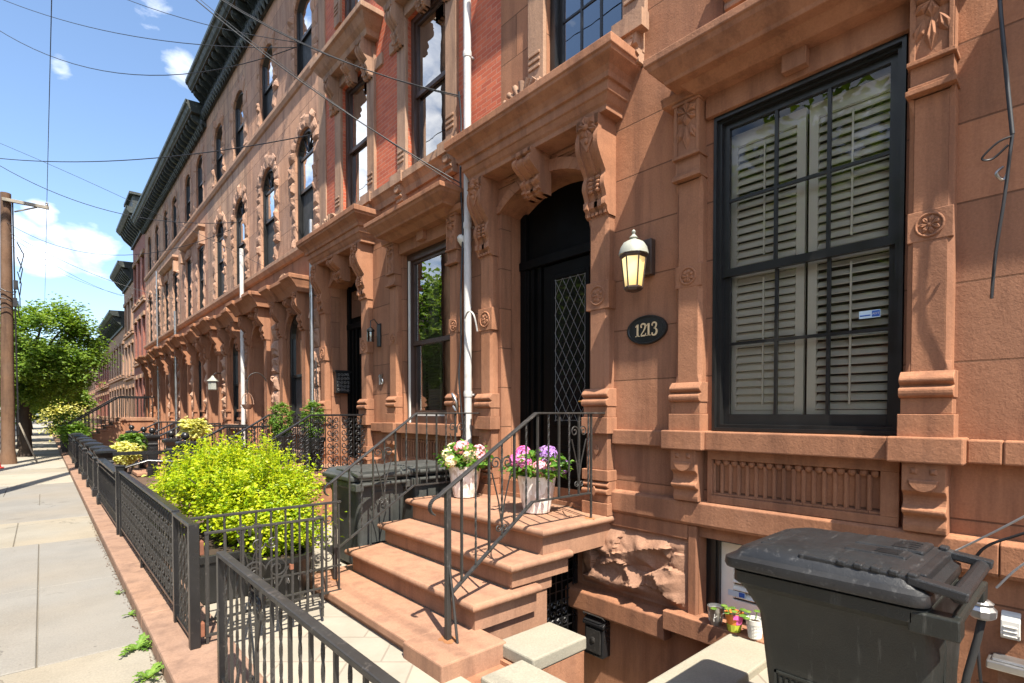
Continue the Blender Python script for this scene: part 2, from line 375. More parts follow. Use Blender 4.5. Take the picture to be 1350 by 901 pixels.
def smoothpts(pts, k=5):
    out = []; n = len(pts)
    for i in range(n - 1):
        p0, p1, p2, p3 = (pts[max(i - 1, 0)], pts[i], pts[i + 1], pts[min(i + 2, n - 1)])
        for j in range(k):
            t = j / k
            out.append(tuple(.5 * (2 * b + (c - a) * t + (2 * a - 5 * b + 4 * c - d) * t * t + (3 * b - a - 3 * c + d) * t ** 3) for a, b, c, d in zip(p0, p1, p2, p3)))
    out.append(tuple(pts[-1])); return out

# ------------------------------------------------------------------ architectural pieces
def arch_curve(ya, yb, zs, zc, n=14):
    yc, r = (ya + yb) / 2, (yb - ya) / 2
    h = zc - zs
    if h >= r * .95:
        return [(yc - r * math.cos(math.pi * i / n), zs + h * math.sin(math.pi * i / n)) for i in range(n + 1)]
    rad = (r * r + h * h) / (2 * h); a = math.asin(min(1, r / rad)); zo = zc - rad
    return [(yc + rad * math.sin(-a + 2 * a * i / n), zo + rad * math.cos(-a + 2 * a * i / n)) for i in range(n + 1)]
def wall(mb, y0, y1, z0, z1, holes=(), d=0.0, depth=.2):
    """front sheet with openings (ya, yb, za, zb[, spring]) and their reveals"""
    ys = sorted({y0, y1, *[h[0] for h in holes], *[h[1] for h in holes]}); zs = sorted({z0, z1, *[h[2] for h in holes], *[h[3] for h in holes]})
    ys = [y for y in ys if y0 - 1e-6 <= y <= y1 + 1e-6]; zs = [z for z in zs if z0 - 1e-6 <= z <= z1 + 1e-6]
    X = FX - d
    for a, b in zip(ys, ys[1:]):
        for c, e in zip(zs, zs[1:]):
            my, mz = (a + b) / 2, (c + e) / 2
            if any(h[0] < my < h[1] and h[2] < mz < h[3] for h in holes): continue
            mb.add([(X, a, c), (X, b, c), (X, b, e), (X, a, e)], [(0, 3, 2, 1)])
    for h in holes:
        ya, yb, za, zb = h[:4]; sp = h[4] if len(h) > 4 else None
        X2 = X + depth; top = sp if sp else zb
        mb.add([(X, ya, za), (X2, ya, za), (X2, ya, top), (X, ya, top)], [(0, 3, 2, 1)])
        mb.add([(X, yb, za), (X2, yb, za), (X2, yb, top), (X, yb, top)], [(0, 1, 2, 3)])
        mb.add([(X, ya, za), (X2, ya, za), (X2, yb, za), (X, yb, za)], [(0, 1, 2, 3)])
        if not sp: mb.add([(X, ya, zb), (X2, ya, zb), (X2, yb, zb), (X, yb, zb)], [(0, 3, 2, 1)])
        else:
            c = arch_curve(ya, yb, sp, zb)
            for (a, p), (b, q) in zip(c, c[1:]):
                mb.add([(X, a, p), (X, b, q), (X, b, zb + 1e-4), (X, a, zb + 1e-4)], [(0, 3, 2, 1)])
                mb.add([(X, a, p), (X2, a, p), (X2, b, q), (X, b, q)], [(0, 3, 2, 1)])
def arch_band(mb, ya, yb, sp, zc, w, d0, d1, legs=0.0, n=14):
    """raised moulding that follows an arched opening"""
    c = arch_curve(ya, yb, sp, zc, n); yc = (ya + yb) / 2; k = 1 + w / ((yb - ya) / 2)
    o = arch_curve(yc - (yb - ya) / 2 * k, yc + (yb - ya) / 2 * k, sp, zc + w, n)
    if legs: c = [(c[0][0], sp - legs)] + c + [(c[-1][0], sp - legs)]; o = [(o[0][0], sp - legs)] + o + [(o[-1][0], sp - legs)]
    for i in range(len(c) - 1):
        q = [c[i], c[i + 1], o[i + 1], o[i]]
        mb.yzprism(q, d0, d1)
def _yz(s, poly, d0, d1):
    return s.prism(poly, lambda y, z: (FX - d0, y, z), lambda y, z: (FX - d1, y, z))
MB.yzprism = _yz
def cornice_run(mb, ya, yb, prof, rl=1.0, rr=1.0, d0=0.0):
    """moulded profile with mitred returns; prof runs from top to bottom as (depth, z)"""
    rows = []
    for d, z in prof:
        rows.append([(FX - d0, ya - d * rl, z), (FX - d0 - d, ya - d * rl, z), (FX - d0 - d, yb + d * rr, z), (FX - d0, yb + d * rr, z)])
    vs = [p for r in rows for p in r]; fs = []
    for i in range(len(rows) - 1):
        for k in range(3): fs.append((i * 4 + k, i * 4 + k + 1, i * 4 + k + 5, i * 4 + k + 4))
    fs.append((0, 3, 2, 1)); e = (len(rows) - 1) * 4; fs.append((e, e + 1, e + 2, e + 3))
    mb.add(vs, fs)
def petal(mb, X, yc, zc, ang, ln, wd, h, r0=.1):
    """pointed leaf carved in relief, radiating from (yc, zc)"""
    c, s_ = math.cos(ang), math.sin(ang); q = lambda u, w, e: (X - e, yc + c * u - s_ * w, zc + s_ * u + c * w)
    vs = [q(ln * r0, 0, h * .5), q(ln * .35, wd * .7, 0), q(ln * .65, wd, 0), q(ln, 0, h * .2), q(ln * .65, -wd, 0), q(ln * .35, -wd * .7, 0), q(ln * .6, wd * .42, h), q(ln * .6, -wd * .42, h), q(ln * .62, 0, h * .55)]
    mb.add(vs, [(0, 1, 2, 6), (2, 3, 6), (0, 6, 8), (6, 3, 8), (0, 8, 7), (8, 3, 7), (7, 3, 4), (7, 4, 5, 0)])
def console(mb, y0, y1, zt, h, d, leaf=True, detail=True):
    """scrolled bracket: top z zt, height h, depth d"""
    S = [(1.0, 0), (1.0, -.10), (.90, -.13), (.98, -.22), (.95, -.33), (.76, -.44), (.58, -.52), (.50, -.57), (.58, -.63), (.60, -.70), (.50, -.77), (.46, -.82)]
    pr = [(0, 0)] + [(a * d, b * h) for a, b in smoothpts(S, 4 if detail else 2)] + [(.52 * d, -.84 * h), (.52 * d, -.90 * h), (.42 * d, -.92 * h), (.40 * d, -.97 * h), (.30 * d, -h), (0, -h)]
    w = y1 - y0; poly = [(a, zt + b) for a, b in pr]
    mb.yprism(poly, y0, y1)
    if detail:
        e = .17 * w
        ribs = [(a + (.022 if 0 < i < len(pr) - 1 and a > 0 and b < -.11 * h else 0), zt + b) for i, (a, b) in enumerate(pr)]
        mb.yprism(ribs, y0 - .004, y0 + e); mb.yprism(ribs, y1 - e, y1 + .004)
        yc = (y0 + y1) / 2
        mb.yprism([(a + (.012 if .2 * h < -b < .55 * h else 0), zt + b) for a, b in pr], yc - .02 * w / .26, yc + .02 * w / .26)
        # leaf rosette cap and drop below it
        if leaf:
            for k in range(6):
                a = 2 * math.pi * k / 6 + .3
                petal(mb, FX - d * 1.0, yc, zt - .11 * h, a, w * .47, w * .17, .035)
            mb.ell((FX - d * 1.0 - .02, yc, zt - .11 * h), .03, .03, .03, 8, 5)
            mb.yzprism([(yc - w * .36, zt - .20 * h), (yc + w * .36, zt - .20 * h), (yc, zt - .36 * h)], d * .5, d * 1.0 + .008)
            mb.ell((FX - d * 1.0 - .012, yc, zt - .25 * h), .02, .025, .03, 8, 5)
            for j in range(4):
                for s_ in (-1, 1): mb.ell((FX - d * .60, yc + s_ * w * .17, zt - (.60 + .045 * j) * h), .022, w * .12, .02, 6, 4)
            for j in range(5): mb.dbox(0, .50 * d, y0 + w * (.04 + .19 * j), y0 + w * (.16 + .19 * j), zt - .985 * h, zt - .955 * h)
def rosette(mb, yc, zc, r, d):
    """carved daisy roundel"""
    X = FX - d
    ring = [(X, yc + r * math.cos(a), zc + r * math.sin(a)) for a in [2 * math.pi * k / 20 for k in range(20)]]
    mb.tube(ring, r * .13, 6, closed=True)
    for k in range(7):
        a = 2 * math.pi * k / 7
        petal(mb, X + .002, yc, zc, a, r * .88, r * .26, .016)
    mb.ell((X, yc, zc), .016, r * .2, r * .2, 8, 5)
def rough_block(mb, y0, y1, z0, z1, d, amp, ny=8, nz=8, seed=0, edge=.12):
    """rock-faced stone: a grid pushed out by noise, its margin kept flat"""
    vs = []; sy, sz = 3.2, 3.2
    for j in range(nz + 1):
        for i in range(ny + 1):
            u, w = i / ny, j / nz; y, z = y0 + (y1 - y0) * u, z0 + (z1 - z0) * w
            m = min(1, min(u, 1 - u) * (y1 - y0) / edge, min(w, 1 - w) * (z1 - z0) / edge); m = m * m * (3 - 2 * m)
            p = Vector((y * sy, z * sz * 1.3, seed * 7.3))
            q = noise.fractal(p, .8, 2.2, 6) * .7 + .6 * (1 - abs(noise.noise(p * 1.3 + Vector((3, 1, 0)))) * 2.6)
            vd, vp = noise.voronoi(p * Vector((1.0, 1.5, 1)) if False else Vector((p.x * .9, p.y * 1.25, p.z))); hx = math.sin(vp[0].x * 91.7 + vp[0].y * 47.1) ; hy = math.sin(vp[0].x * 23.3 - vp[0].y * 78.9)
            cell = hx * .30 + ((p.x * .9 - vp[0].x) * hy + (p.y * 1.25 - vp[0].y) * math.cos(vp[0].x * 57 + vp[0].y * 31)) * .75
            vs.append((FX - d - amp * m * max(.10, min(1.3, .55 + q * .38 + cell * .8)), y + (noise.noise(p * 2) * .02 * m), z))
    fs = [(j * (ny + 1) + i, (j + 1) * (ny + 1) + i, (j + 1) * (ny + 1) + i + 1, j * (ny + 1) + i + 1) for j in range(nz) for i in range(ny)]
    b0 = len(vs)
    mb.add(vs, fs)
    mb.dbox(0, d + .001, y0, y1, z0, z1)
def sash(parent, yc, w, z0, z1, X, mats, cols=1, rows=1, spring=None, fan=False, casing=.06, split=.5, up='pane_sky', low='pane', sill=None, d=.10):
    """double-hung window as one part: casing and sashes; its panes are sub-parts"""
    fm = MB(); y0, y1 = yc - w / 2, yc + w / 2; top = spring or z1
    fm.box(X, X + d, y0, y0 + casing, z0, top); fm.box(X, X + d, y1 - casing, y1, z0, top); fm.box(X, X + d, y0 + casing, y1 - casing, z0, z0 + casing)
    if spring is None: fm.box(X, X + d, y0 + casing, y1 - casing, z1 - casing, z1)
    else:
        co = arch_curve(y0, y1, spring, z1, 12); ci = arch_curve(y0 + casing, y1 - casing, spring, z1 - casing, 12)
        for i in range(12): fm.yzprism([ci[i], ci[i + 1], co[i + 1], co[i]], FX - X - d, FX - X)
    zm = z0 + (z1 - z0) * split; a, b = y0 + casing, y1 - casing; st = .045
    xu, xl = X + .035, X + .065
    # upper and lower sash stiles and rails
    fm.box(xu, xu + .035, a, a + st, zm - .02, top - (0 if spring else casing)); fm.box(xu, xu + .035, b - st, b, zm - .02, top - (0 if spring else casing))
    fm.box(xu - .004, xu + .036, a, b, zm - .03, zm + .03)
    if not spring: fm.box(xu, xu + .035, a + st, b - st, z1 - casing - st, z1 - casing)
    fm.box(xl, xl + .03, a, a + st, z0 + casing, zm - .03); fm.box(xl, xl + .03, b - st, b, z0 + casing, zm - .03); fm.box(xl - .003, xl + .032, a + st, b - st, z0 + casing, z0 + casing + .08)
    zt = top - (0 if spring else casing + st)
    for i in range(1, cols):
        y = a + st + (b - a - 2 * st) * i / cols
        fm.box(xu + .003, xu + .03, y - .011, y + .011, zm + .03, zt); fm.box(xl + .003, xl + .028, y - .011, y + .011, z0 + casing + .08, zm - .03)
    for i in range(1, rows):
        z = zm + (zt - zm) * i / rows; fm.box(xu + .005, xu + .028, a + st, b - st, z - .011, z + .011)
        z = z0 + casing + .08 + (zm - z0 - casing - .08) * i / rows; fm.box(xl + .005, xl + .026, a + st, b - st, z - .011, z + .011)
    if fan:
        for k in range(1, 6):
            t = math.pi * k / 6
            fm.tube([(xu + .01, yc + .06 * math.cos(t), spring + .06 * math.sin(t)), (xu + .01, yc + (w / 2 - casing) * math.cos(t), spring + (z1 - spring - casing) * math.sin(t))], .012, 4)
        fm.box(xu, xu + .03, a, b, spring - .03, spring + .02)
    win = fm.build('window', mats, parent)
    u = MB(); 
    if spring is None: u.add([(xu + .02, a, zm), (xu + .02, b, zm), (xu + .02, b, z1 - casing), (xu + .02, a, z1 - casing)], [(0, 3, 2, 1)])
    else:
        c = arch_curve(a, b, spring, z1 - casing, 12); u.add([(xu + .02, y, z) for y, z in c] + [(xu + .02, b, zm), (xu + .02, a, zm)], [tuple(range(len(c) + 2))])
    u.build('pane', M[up], win)
    l = MB(); l.add([(xl + .015, a, z0 + casing), (xl + .015, b, z0 + casing), (xl + .015, b, zm), (xl + .015, a, zm)], [(0, 3, 2, 1)]); l.build('pane', M[low], win)
    return win
def spiral(c, r0, r1, a0, turns, n=22):            # flat spiral in the plane given by the caller
    return [(c[0] + (r0 + (r1 - r0) * i / n) * math.cos(a0 + 2 * math.pi * turns * i / n), c[1] + (r0 + (r1 - r0) * i / n) * math.sin(a0 + 2 * math.pi * turns * i / n)) for i in range(n + 1)]
def twisted_bar(mb, p, z0, z1, w=.016, turns=6, n=26):
    vs = []; fs = []
    for i in range(n + 1):
        a = 2 * math.pi * turns * i / n * (1 / 4)
        z = z0 + (z1 - z0) * i / n
        for k in range(4):
            t = a + math.pi / 4 + k * math.pi / 2; vs.append((p[0] + w * .72 * math.cos(t), p[1] + w * .72 * math.sin(t), z))
    for i in range(n):
        for k in range(4): fs.append((i * 4 + k, i * 4 + (k + 1) % 4, i * 4 + 4 + (k + 1) % 4, i * 4 + 4 + k))
    mb.add(vs, fs)
def leaf_cloud(mb, c, rad, n, size, rng, clumps=40, spread=.28, shell=.55, flat=.0, zmin=None):
    c = Vector(c); cl = []
    for _ in range(clumps):
        while True:
            p = Vector((rng.uniform(-1, 1), rng.uniform(-1, 1), rng.uniform(-1, 1)))
            if 1e-3 < p.length <= 1: break
        k = shell + (1 - shell) * rng.random(); p = p.normalized() * k
        cl.append((Vector((p.x * rad[0], p.y * rad[1], p.z * rad[2])), rng.uniform(.6, 1.25)))
    s0 = min(rad) * spread
    for _ in range(n):
        q, w = cl[rng.randrange(clumps)]
        p = c + q + Vector((rng.gauss(0, s0 * w), rng.gauss(0, s0 * w), rng.gauss(0, s0 * w * .7)))
        if zmin is not None and p.z < zmin: continue
        a = rng.uniform(0, 2 * math.pi); out = (p - c).normalized()
        d = (Vector((math.cos(a), math.sin(a), rng.uniform(-.5, .5))) + out * .5).normalized()
        nrm = (Vector((rng.gauss(0, .5), rng.gauss(0, .5), 1)) + out * .6); sd = d.cross(nrm).normalized()
        L_ = size * rng.uniform(.6, 1.3); W = L_ * .32; up = sd.cross(d) * L_ * .14
        mb.add([p, p + d * L_ * .5 + sd * W + up, p + d * L_ - up, p + d * L_ * .5 - sd * W + up], [(0, 1, 2), (0, 2, 3)])
# ------------------------------------------------------------------ the two near brownstones (brick above, stone below)
DOOR_PROF = [(0, .50), (.44, .475), (.45, .47), (.45, .395), (.435, .385), (.43, .36), (.40, .335), (.36, .30), (.335, .26), (.33, .215), (.305, .21), (.30, .13), (.285, .12), (.26, .07), (.24, .045), (.24, 0), (0, 0)]
WIN_PROF = [(0, .30), (.44, .275), (.45, .27), (.45, .215), (.435, .205), (.42, .175), (.375, .13), (.34, .095), (.33, .07), (.25, .065), (.22, .04), (.17, .0), (0, 0)]
def shaft(mb, y0, y1, z0, z1, d):
    """pilaster shaft with stopped chamfers"""
    c = .028; e = .06
    mb.yprism([(0, z0), (d, z0), (d, z0 + e), (d, z1), (0, z1)], y0 + c, y1 - c)
    for s_, ya in ((1, y0), (-1, y1)):
        X0, X1 = FX, FX - d
        a, b = ya, ya + s_ * c
        vs = [(X0, a, z0), (X1, a, z0), (X1, b, z0), (X0, a, z1), (X1, a, z1), (X1, b, z1), (X1 + c, a, z0 + .10), (X1 + c, a, z1 - .10), (X1, b, z0 + .10), (X1, b, z1 - .10)]
        mb.add(vs, [(0, 1, 6, 7, 4, 3), (1, 8, 6), (8, 9, 7, 6), (9, 4, 7), (1, 2, 8), (9, 5, 4)])
def base_mould(mb, y0, y1, z0, z1, d):
    h = z1 - z0
    mb.dbox(0, d + .05, y0 - .02, y1 + .02, z0, z0 + .36 * h)
    mb.yprism([(0, z0 + .36 * h), (d + .03, z0 + .36 * h), (d + .03, z0 + .60 * h), (0, z0 + .60 * h)], y0 - .008, y1 + .008)
    prof = smoothpts([(d + .03, z0 + .60 * h), (d + .06, z0 + .64 * h), (d + .06, z0 + .74 * h), (d + .02, z0 + .78 * h), (d + .05, z0 + .84 * h), (d + .05, z0 + .90 * h), (d + .01, z0 + h)], 3)
    mb.yprism([(0, z0 + .60 * h)] + prof + [(0, z0 + h)], y0 - .015, y1 + .015)
def corbel(mb, y0, y1, z1, h, d):
    yc = (y0 + y1) / 2; w = y1 - y0
    pr = [(0, z1), (d, z1), (d, z1 - .34 * h)] + smoothpts([(d, z1 - .40 * h), (d * .72, z1 - .48 * h), (d * .74, z1 - .60 * h), (d * .95, z1 - .66 * h), (d * .92, z1 - .72 * h), (d * .62, z1 - .78 * h), (d * .70, z1 - .90 * h), (d * .66, z1 - h)], 3) + [(0, z1 - h)]
    mb.yprism(pr, y0, y1)
    for s_ in (-1, 1):
        c = yc + s_ * w * .22; e = w * .09
        X = FX - d; zz = z1 - .12 * h
        mb.add([(X, c - e, zz - e), (X, c + e, zz - e), (X, c + e, zz + e), (X, c - e, zz + e), (X - e * .7, c - e * .4, zz - e * .4), (X - e * .7, c + e * .4, zz - e * .4), (X - e * .7, c + e * .4, zz + e * .4), (X - e * .7, c - e * .4, zz + e * .4)],
               [(4, 7, 6, 5), (0, 4, 5, 1), (1, 5, 6, 2), (2, 6, 7, 3), (3, 7, 4, 0)])
    mb.yzprism([(yc + w * .34 * math.cos(math.pi + math.pi * k / 10), z1 - .24 * h + w * .34 * math.sin(math.pi + math.pi * k / 10)) for k in range(11)], d - .01, d + .014)
def fan_shell(mb, yc, z0, r, d):
    for k in range(9):
        a = math.pi * (k + .5) / 9
        p = (FX - d, yc + r * .16 * math.cos(a), z0 + r * .1 * math.sin(a)); q = (FX - d, yc + r * math.cos(a), z0 + r * .72 * math.sin(a))
        mb.tube([p, tuple((u + w) / 2 for u, w in zip(p, q)), q], [.012, .026, .034], 6)
    mb.yzprism([(yc + r * math.cos(math.pi * k / 14), z0 + r * .66 * math.sin(math.pi * k / 14)) for k in range(15)], d - .12, d - .01)
    for s_ in (-1, 1): mb.tube([(FX - d, yc + s_ * r * 1.02 + s_ * a, z0 + b) for a, b in spiral((.03, .05), .06, .01, 0, 1.3, 12)], .014, 5)

def red_house(o, label, near):
    """o: offset along the street of the party wall at y = .45 + o"""
    h = thing('brownstone_house', (FX, 2.85 + o, 0), label, 'house', 'brownstone row houses')
    y0, y1 = (.45 if near else .44) + o, 5.25 + o
    if not near: y1 = 9.92
    W = (.82 + o, 2.07 + o, 1.61, 4.08); D = (3.32 + o, 4.66 + o, .80, 4.27, 4.06)
    # ground storey
    w = MB(); wall(w, y0, y1, .98, 5.02, [W, D], depth=.16); w.build('parlour_wall', M['brown'], h)
    hs = [(1.05 + o, 2.17 + o, .09, .74)] if near else [(1.0 + o, 2.1 + o, .25, .74)]
    b = MB(); wall(b, y0, y1, -1.1, .98, hs, depth=.22); b.build('basement_wall', M['brown_trim'], h)
    # upper storeys in painted brick
    UW = [(yc - .5 + o, yc + .5 + o, 5.2, 7.42) for yc in ((1.25, 3.43) if near else (1.42, 3.62))]
    UW3 = [(a, b_, 8.55, 10.4) for a, b_, *_ in UW]
    if near:
        u = MB(); wall(u, y0, 4.66, 5.02, 11.2, UW + UW3, depth=.2); u.build('upper_wall', M['brown'], h)
        u = MB(); wall(u, 4.66, y1, 5.02, 11.2); u.build('brick_wall', M['brick'], h)
    else:
        u = MB(); wall(u, y0, y1 - .30, 5.02, 11.2, UW + UW3, depth=.2); u.build('brick_wall', M['brick'], h)
    if not near: u = MB(); u.dbox(-.3, .02, y1 - .30, y1, 5.02, 11.2); u.build('stone_strip', M['tan'], h)
    r = MB(); r.box(FX + .02, FX + 11, y0 + .02, y1 - .02, 11.2, 11.5); r.box(FX + 10.8, FX + 11, y0 + .02, y1 - .02, -1, 11.2); r.box(FX + .3, FX + 11, y0 + .02, y0 + .2, -1, 11.2); r.box(FX + .3, FX + 11, y1 - .2, y1 - .03, -1, 11.2)
    r.build('roof', M['room'], h)
    cn = MB(); cornice_run(cn, y0 + .02, y1 - .02, [(0, 12.1), (.7, 12.0), (.7, 11.8), (.6, 11.7), (.5, 11.5), (.1, 11.45), (.1, 11.0), (0, 11.0)], 0, 0); cn.build('cornice', M['cornice'], h)
    # second-floor sill course and its little corbels
    for sa, sb in (((2.72, y1 - .02), (.7, 1.85)) if near else ((y0 + .02, y1 - .02),)):
        s = MB(); cornice_run(s, sa, sb, [(0, 5.21), (.13, 5.18), (.13, 5.08), (.10, 5.06), (.05, 5.0), (.03, 4.92), (0, 4.92)], 0, 0)
        for a, b_, *_ in UW:
            for yy in (a - .12, b_ + .12):
                if sa - .2 < yy < sb + .1: s.dbox(.04, .15, yy - .16, yy + .16, 5.062, 5.212); corbel(s, yy - .085, yy + .085, 5.06, .24, .12)
        s.build('upper_sill_course', M['tan'], h, bevel=.008)
    for (a, b_, za, zb) in UW + UW3:
        tr = MB()
        for s_, yy in ((-1, a), (1, b_)):
            ya, yb = (yy - .24, yy) if s_ < 0 else (yy, yy + .24)
            tr.dbox(-.01, .045, ya, yb, za + .01, zb + .1)
            for k in range(3): tr.dbox(.045, .06, ya + .05, yb - .02, za + .20 + .07 * k, za + .235 + .07 * k)
            tr.dbox(-.01, .035, ya - .25 * (s_ < 0) + .004, yb + .25 * (s_ > 0) - .004, zb - .30, zb - .12)
        tr.dbox(-.01, .06, a, b_, zb, zb + .16)
        tr.build('window_surround', M['tan'], h, bevel=.01)
    for k, (a, b_, za, zb) in enumerate(UW + UW3):
        if k < 2 or not near:
            hd = MB(); yc = (a + b_) / 2
            cornice_run(hd, yc - .62, yc + .62, [(0, zb + .52), (.36, zb + .50), (.38, zb + .49), (.38, zb + .41), (.34, zb + .39), (.28, zb + .30), (.22, zb + .24), (.20, zb + .16), (0, zb + .16)])
            hood = hd.build('window_hood', M['tan'], h, bevel=.006)
            for yy in (a - .12, b_ + .12): bk = MB(); console(bk, yy - .09, yy + .09, zb + .16, .55, .24, leaf=False); bk.build('bracket', M['tan'], hood)
            bk = MB(); fan_shell(bk, yc, zb + .5, .2, .2); console(bk, yc - .09, yc + .09, zb + .16, .34, .2, leaf=False)
            bk.build('shell_carving', M['tan'], hood)
        sash(h, (a + b_) / 2, b_ - a - .02, za + .01, zb - .01, FX + .05, M['black_frame'] if near else M['brown_frame'], 3 if near else 1, 2 if near else 1, casing=.07, up='pane_sky', low='pane_sky')
    # door hood on consoles
    P = (3.02 + o, 3.29 + o), (4.70 + o, 4.96 + o)
    hd = MB(); cornice_run(hd, 3.19 + o, 4.72 + o, [(d, 4.44 + z) for d, z in DOOR_PROF]); hood = hd.build('door_hood', M['brown_trim'], h, bevel=.006)
    for a, b_ in P:
        k = MB(); k.m = 0; console(k, a + .01, b_ - .01, 4.44, .86, .26); k.build('bracket', M['brown_trim'], hood, smooth=50)
    k = MB(); console(k, 3.86 + o, 4.12 + o, 4.44, .42, .30, leaf=False); k.build('keystone', M['brown_trim'], hood, smooth=50)
    k = MB(); fan_shell(k, 3.99 + o, 4.915, .30, .30); k.build('shell_carving', M['tan'], hood, smooth=60)
    k = MB(); arch_band(k, 3.32 + o, 4.66 + o, 4.06, 4.27, .13, 0, .035, legs=.0)
    k.dbox(0, .02, 3.40 + o, 3.78 + o, 4.38, 4.42); k.dbox(0, .02, 4.20 + o, 4.58 + o, 4.38, 4.42)
    k.build('archivolt', M['brown_trim'], h, bevel=.006)
    # door pilasters
    for a, b_ in P:
        k = MB(); shaft(k, a + .02, b_ - .02, 1.57, 3.60, .10)
        base_mould(k, a, b_, 1.56, 1.98, .10); k.dbox(0, .106, a + .012, b_ - .012, 1.22, 1.562)
        k.dbox(0, .14, a - .02, b_ + .02, 1.12, 1.22); base_mould(k, a, b_, .80, 1.12, .09)
        for zz in (1.40, 1.02): k.yzprism([((a + b_) / 2 + q * .035, zz + w_ * .05) for q, w_ in ((-1, 0), (0, -1), (1, 0), (0, 1))], .14 if zz < 1.2 else .098, .155 if zz < 1.2 else .118)
        k.dbox(0, .108, a + .0, b_ + .0, 2.72, 2.98); rosette(k, (a + b_) / 2, 2.85, .085, .108)
        k.build('pilaster', M['brown_trim'], h, bevel=.006)
    k = MB(); k.dbox(-.3, .0, 3.3 + o, 3.33 + o, .8, 4.2)
    # jamb returns (deep reveal) are part of the wall; door set back
    dd = FX + .36
    rv = MB(); X0, X1 = FX + .155, dd + .02
    rv.add([(X0, D[0], .8), (X1, D[0], .8), (X1, D[0], 4.06), (X0, D[0], 4.06)], [(0, 1, 2, 3)]); rv.add([(X0, D[1], .8), (X1, D[1], .8), (X1, D[1], 4.06), (X0, D[1], 4.06)], [(0, 1, 2, 3)])
    c = arch_curve(D[0], D[1], 4.06, 4.27)
    for (a, p), (b_, q) in zip(c, c[1:]): rv.add([(X0, a, p), (X1, a, p), (X1, b_, q), (X0, b_, q)], [(0, 1, 2, 3)])
    rv.box(FX - .02, X1, D[0], D[1], .66, .845)
    rv.build('door_jamb', M['brown_trim'], h)
    dr = MB(); a, b_ = D[0], D[1]
    dr.box(dd, dd + .05, a, b_, .845, 4.3)
    dr.box(dd - .06, dd, b_ - .10, b_, .845, 4.1); dr.box(dd - .06, dd, a, a + .08, .845, 4.1)
    if near:
        ly0, ly1 = a + .10, 4.28
        dr.box(dd - .045, dd, ly0, ly1, .86, 3.42)                        # leaf
        gz0, gz1, gy0, gy1 = 1.66, 3.24, 3.64, 4.09
        for q in ((gy0 - .05, gy0, gz0 - .05, gz1 + .05), (gy1, gy1 + .05, gz0 - .05, gz1 + .05), (gy0, gy1, gz1, gz1 + .05), (gy0, gy1, gz0 - .05, gz0)): dr.box(dd - .065, dd - .045, *q)
        for q in ((gy0 - .02, gy1 + .02, .98, 1.40),):
            dr.box(dd - .06, dd - .045, q[0], q[1], q[2], q[3]); dr.box(dd - .075, dd - .06, q[0] + .06, q[1] - .06, q[2] + .06, q[3] - .06)
        for yy in (4.32, 4.44, 4.52): dr.box(dd - .05, dd, yy, yy + .05, .86, 3.5)
        dr.box(dd - .08, dd, a, b_, 3.44, 3.54)
    else:
        dr.box(dd - .05, dd, a + .1, a + .85, .86, 3.25); dr.box(dd - .07, dd, a, b_, 3.30, 3.40)
        for yy in (a + .95, a + 1.1): dr.box(dd - .05, dd, yy, yy + .06, .86, 3.3)
    door = dr.build('door', M['black_wood'], h, bevel=.006)
    if near:
        g = MB(); X = dd - .05; g.add([(X, gy0, gz0), (X, gy1, gz0), (X, gy1, gz1), (X, gy0, gz1)], [(0, 3, 2, 1)]); pn = g.build('pane', M['door_glass'], door)
        g = MB(); dy, dz = (gy1 - gy0) / 4, (gz1 - gz0) / 8; X -= .006
        def clip(p, q):                                                    # a diamond lead line clipped to the glass
            (ya, za), (yb, zb) = p, q; t0, t1 = 0, 1
            for s_, e, lo, hi in ((ya, yb, gy0, gy1), (za, zb, gz0, gz1)):
                if abs(e - s_) < 1e-9: continue
                u_, w_ = sorted(((lo - s_) / (e - s_), (hi - s_) / (e - s_))); t0, t1 = max(t0, u_), min(t1, w_)
            return None if t0 >= t1 - 1e-6 else ((ya + (yb - ya) * t0, za + (zb - za) * t0), (ya + (yb - ya) * t1, za + (zb - za) * t1))
        for k in range(-4, 14):
            for s_ in (1, -1):
                p = (gy0, gz0 + dz * k) if s_ > 0 else (gy1, gz0 + dz * k); q = (gy1, gz0 + dz * (k + 4)) if s_ > 0 else (gy0, gz0 + dz * (k + 4))
                sg = clip(p, q)
                if sg: g.tube([(X, *sg[0]), (X, *sg[1])], .0035, 4)
        for q in (((gy0 + .012, gz0 + .012), (gy1 - .012, gz0 + .012)), ((gy0 + .012, gz1 - .012), (gy1 - .012, gz1 - .012)), ((gy0 + .012, gz0), (gy0 + .012, gz1)), ((gy1 - .012, gz0), (gy1 - .012, gz1))): g.tube([(X, *q[0]), (X, *q[1])], .0035, 4)
        g.build('leading', M['lead'], pn)
        g = MB(); X = dd - .045; yk = 3.545
        g.lathe((X, yk, 1.88), [(.024, 0), (.024, .012), (.011, .02), (.011, .06)], 12, 'x'); g.tube([(X - .055, yk, 1.88), (X - .06, yk + .05, 1.885), (X - .055, yk + .15, 1.875)], .009, 8)
        g.lathe((X, yk, 2.19), [(.028, 0), (.028, .012), (.014, .018), (.014, .03)], 12, 'x'); g.lathe((X, yk, 1.77), [(.02, 0), (.02, .012), (.008, .02)], 12, 'x')
        g.build('handle', M['brass'], door, smooth=40)
    else:
        g = MB(); X = dd - .056; g.add([(X, a + .25, 1.5), (X, a + .7, 1.5), (X, a + .7, 3.05), (X, a + .25, 3.05)], [(0, 3, 2, 1)]); g.add([(X, a + .15, 3.5), (X, b_ - .2, 3.5), (X, b_ - .2, 3.98), (X, a + .15, 3.98)], [(0, 3, 2, 1)]); g.build('pane', M['pane_sky'], door)
    # window hood, pilasters, sill
    wp = (.57 + o, .80 + o), (2.12 + o, 2.36 + o)
